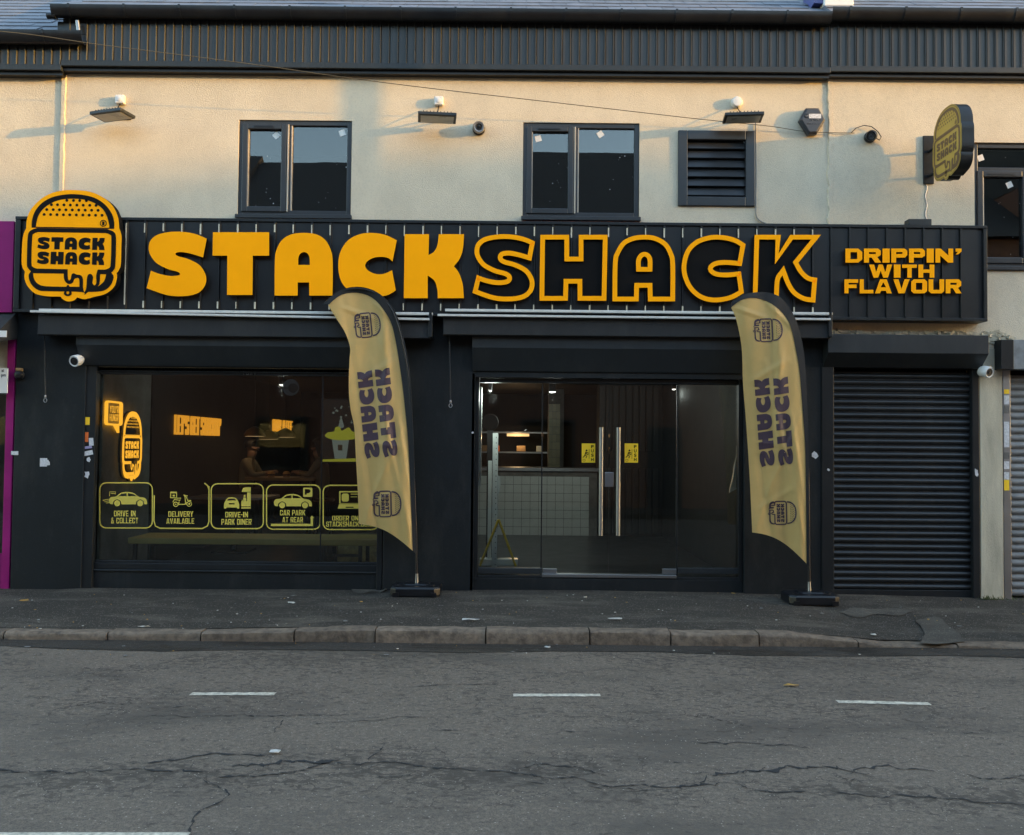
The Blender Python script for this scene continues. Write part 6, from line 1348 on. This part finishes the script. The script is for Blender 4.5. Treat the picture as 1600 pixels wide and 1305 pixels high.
bit(1365, 982, .07, .05, 'scrap', 0, 'paper_scrap', 'pale scrap on the pavement in front of the black shutter', 'litter', None, 3)
b = MB(); rn = random.Random(77)
for k in range(300):
    px = rn.uniform(0, 1600); py = rn.uniform(928, 978) if rn.random() < .8 else rn.uniform(1006, 1030)
    if py < 990:
        p = G(px, py, -.01)
        if p.y > -.1: continue
        z = pave_z(p.x, p.y) + .007
    else: p = G(px, py, ZR); z = ZR + .005
    s = rn.uniform(.003, .009) if rn.random() < .94 else rn.uniform(.012, .024); a_ = rn.uniform(0, 3.1); ax = Vector((math.cos(a_), math.sin(a_), 0)) * s; ay = Vector((-math.sin(a_), math.cos(a_), 0)) * s * rn.uniform(.4, .9)
    b.obox((p.x, p.y, z + .002), ax, ay, Vector((0, 0, .002)), rn.choice((0, 2, 2, 2, 2, 1)))
tag(b.build('grit', [M['scrap'], M['leaf'], M['conc']]), 'scattered pale grit and leaf crumbs on pavement and gutter', 'grit', kind='stuff')
b = MB()
for k in range(90):
    px = rn.gauss(1547, 9) if k < 60 else rn.uniform(1535, 1600); p = W(px, 938, -.06 - rn.random() * .05); z = -.07; h = rn.uniform(.02, .07); dx, dy = rn.uniform(-.03, .03), rn.uniform(-.03, .01); w_ = .006
    b.add([(p.x - w_, p.y, z), (p.x + w_, p.y, z), (p.x + dx + w_, p.y + dy, z + h), (p.x + dx * 1.6, p.y + dy * 1.6, z + h * 1.3)], [(0, 1, 2, 3)])
tag(b.build('weeds', M['hedge']), 'tuft of weeds and moss at the foot of the pier', 'weeds', kind='stuff')

# ================================================================== street behind the camera (casts the shade, shows in the glass)
def house(x0, x1, eave, ridge, lab, yf=-13.5, dep=9.0, chim=True):
    t = thing('terraced_house', ((x0 + x1) / 2, yf, 0), lab, 'house', 'houses across the street')
    yr = yf - dep / 2
    MB().box(x0, x1, yf - dep, yf, -.2, eave).build('wall', M['brick'], t)
    r = MB(); r.add([(x0 - .02, yf + .3, eave - .1), (x1 + .02, yf + .3, eave - .1), (x1 + .02, yr, ridge), (x0 - .02, yr, ridge), (x0 - .02, yf - dep - .3, eave - .1), (x1 + .02, yf - dep - .3, eave - .1)], [(0, 1, 2, 3), (3, 2, 5, 4), (0, 3, 4), (1, 5, 2), (0, 4, 5, 1)]); ro = r.build('roof', M['hroof'], t)
    if chim: MB().box(x0 + .3, x0 + 1.0, yr - .4, yr + .4, ridge - .5, ridge + .9).build('chimney', M['brick'], ro)
    for zz in ([.9, 3.9] if eave < 8.5 else [.9, 3.9, 6.7]):
        for fx in (.28, .72):
            cx_ = x0 + (x1 - x0) * fx
            if zz < 1 and fx > .5:
                MB().box(cx_ - .45, cx_ + .45, yf, yf + .04, 0, 2.1).build('door', M['upvc'], t); continue
            w_ = MB(); w_ = frame(w_, cx_ - .7, cx_ + .7, zz, zz + 1.4, .08, yf + .001, yf + .06).build('window', M['upvc'], t); MB().box(cx_ - .62, cx_ + .62, yf + .002, yf + .012, zz + .08, zz + 1.32).build('pane', M['glassup'], w_); MB().box(cx_ - .62, cx_ + .62, yf + .0005, yf + .0015, zz + .08, zz + 1.32).build('blind', M['idark'], w_)
names = ['first', 'second', 'third', 'fourth', 'fifth', 'sixth', 'seventh', 'eighth', 'ninth', 'tenth']
xx = -22.0; i = 0
for wdt, ev, rg in ((7, 7.3, 10.4), (7, 7.4, 10.7), (7, 7.3, 10.5), (7, 7.5, 10.9), (8, 7.3, 10.3)):
    house(xx, xx + wdt, ev, rg, names[i] + ' brick house from the left across the street behind the viewer', chim=False); xx += wdt; i += 1
xx = 14.0
while xx < 40: house(xx, xx + 6.5, 9.0 if xx < 20 else 7.2, 13.2 if xx < 20 else 9.8, names[i] + ' brick house from the left across the street behind the viewer', chim=False); xx += 6.5; i += 1
# taller unseen block; its ridge is shaped to throw the shade edge on the wall.  ridge line at y=-18
TR = 18.0; k_ = .43
def ridge_for(px, py): p = W(px, py, 0); return p.x + 3.5 * TR, p.z + k_ * TR
prof = [(-500, 300), (-100, 305), (150, 285), (400, 258), (620, 236), (880, 222), (1020, 232), (1110, 300), (1240, 335), (1700, 345), (2400, 345)]
pts = [ridge_for(*q) for q in prof]; yf = -13.5; dep = 9.0; yr = yf - dep / 2
bk = thing('unseen_shade_block', ((pts[0][0] + pts[-1][0]) / 2, yf, 0), 'unseen tall brick block far along the street, roof shaped to shade the shop wall', 'building')
MB().box(pts[0][0], pts[-1][0], yf - dep, yf, -.2, 9.2).build('wall', M['brick'], bk)
r = MB(); n = len(pts); r.add([(x, yf + .3, 9.15) for x, z in pts] + [(x, yr, z) for x, z in pts] + [(x, yf - dep - .3, 9.15) for x, z in pts], [(k, k + 1, n + k + 1, n + k) for k in range(n - 1)] + [(n + k, n + k + 1, 2 * n + k + 1, 2 * n + k) for k in range(n - 1)] + [(0, n, 2 * n), (n - 1, 2 * n - 1, 3 * n - 1)])
r.build('roof', M['hroof'], bk)
for k in range(9):
    x = pts[0][0] + 2 + k * 2.6
    if x > pts[-1][0] - 2: break
    for zz in (.9, 3.9, 6.7): w_ = frame(MB(), x - .7, x + .7, zz, zz + 1.5, .08, yf + .001, yf + .06).build('window', M['upvc'], bk); MB().box(x - .62, x + .62, yf + .002, yf + .012, zz + .08, zz + 1.42).build('pane', M['glassup'], w_)
# unseen lamp post added outside the right edge: its column throws the upright band of shade
ly = -1.93; lx = W(563, 170).x + 3.5 * abs(ly)
lp = thing('added_lamp_post', (lx, ly, -.02), 'grey steel lamp post added unseen outside the right edge to shade the wall', 'street lamp')
MB().tube([(lx, ly, -.1), (lx, ly, 1.2), (lx, ly, 1.25), (lx, ly, 7.6)], [.085, .085, .068, .066], 16).build('column', M['dsteel'], lp, smooth=True)
MB().tube([(lx, ly, 7.55), (lx + .05, ly - .2, 7.9), (lx + .1, ly - .8, 8.0)], .03, 10).build('arm', M['dsteel'], lp, smooth=True)
MB().box(lx, lx + .2, ly - 1.4, ly - .75, 7.95, 8.05).build('lantern', M['dsteel'], lp, bevel=.02)
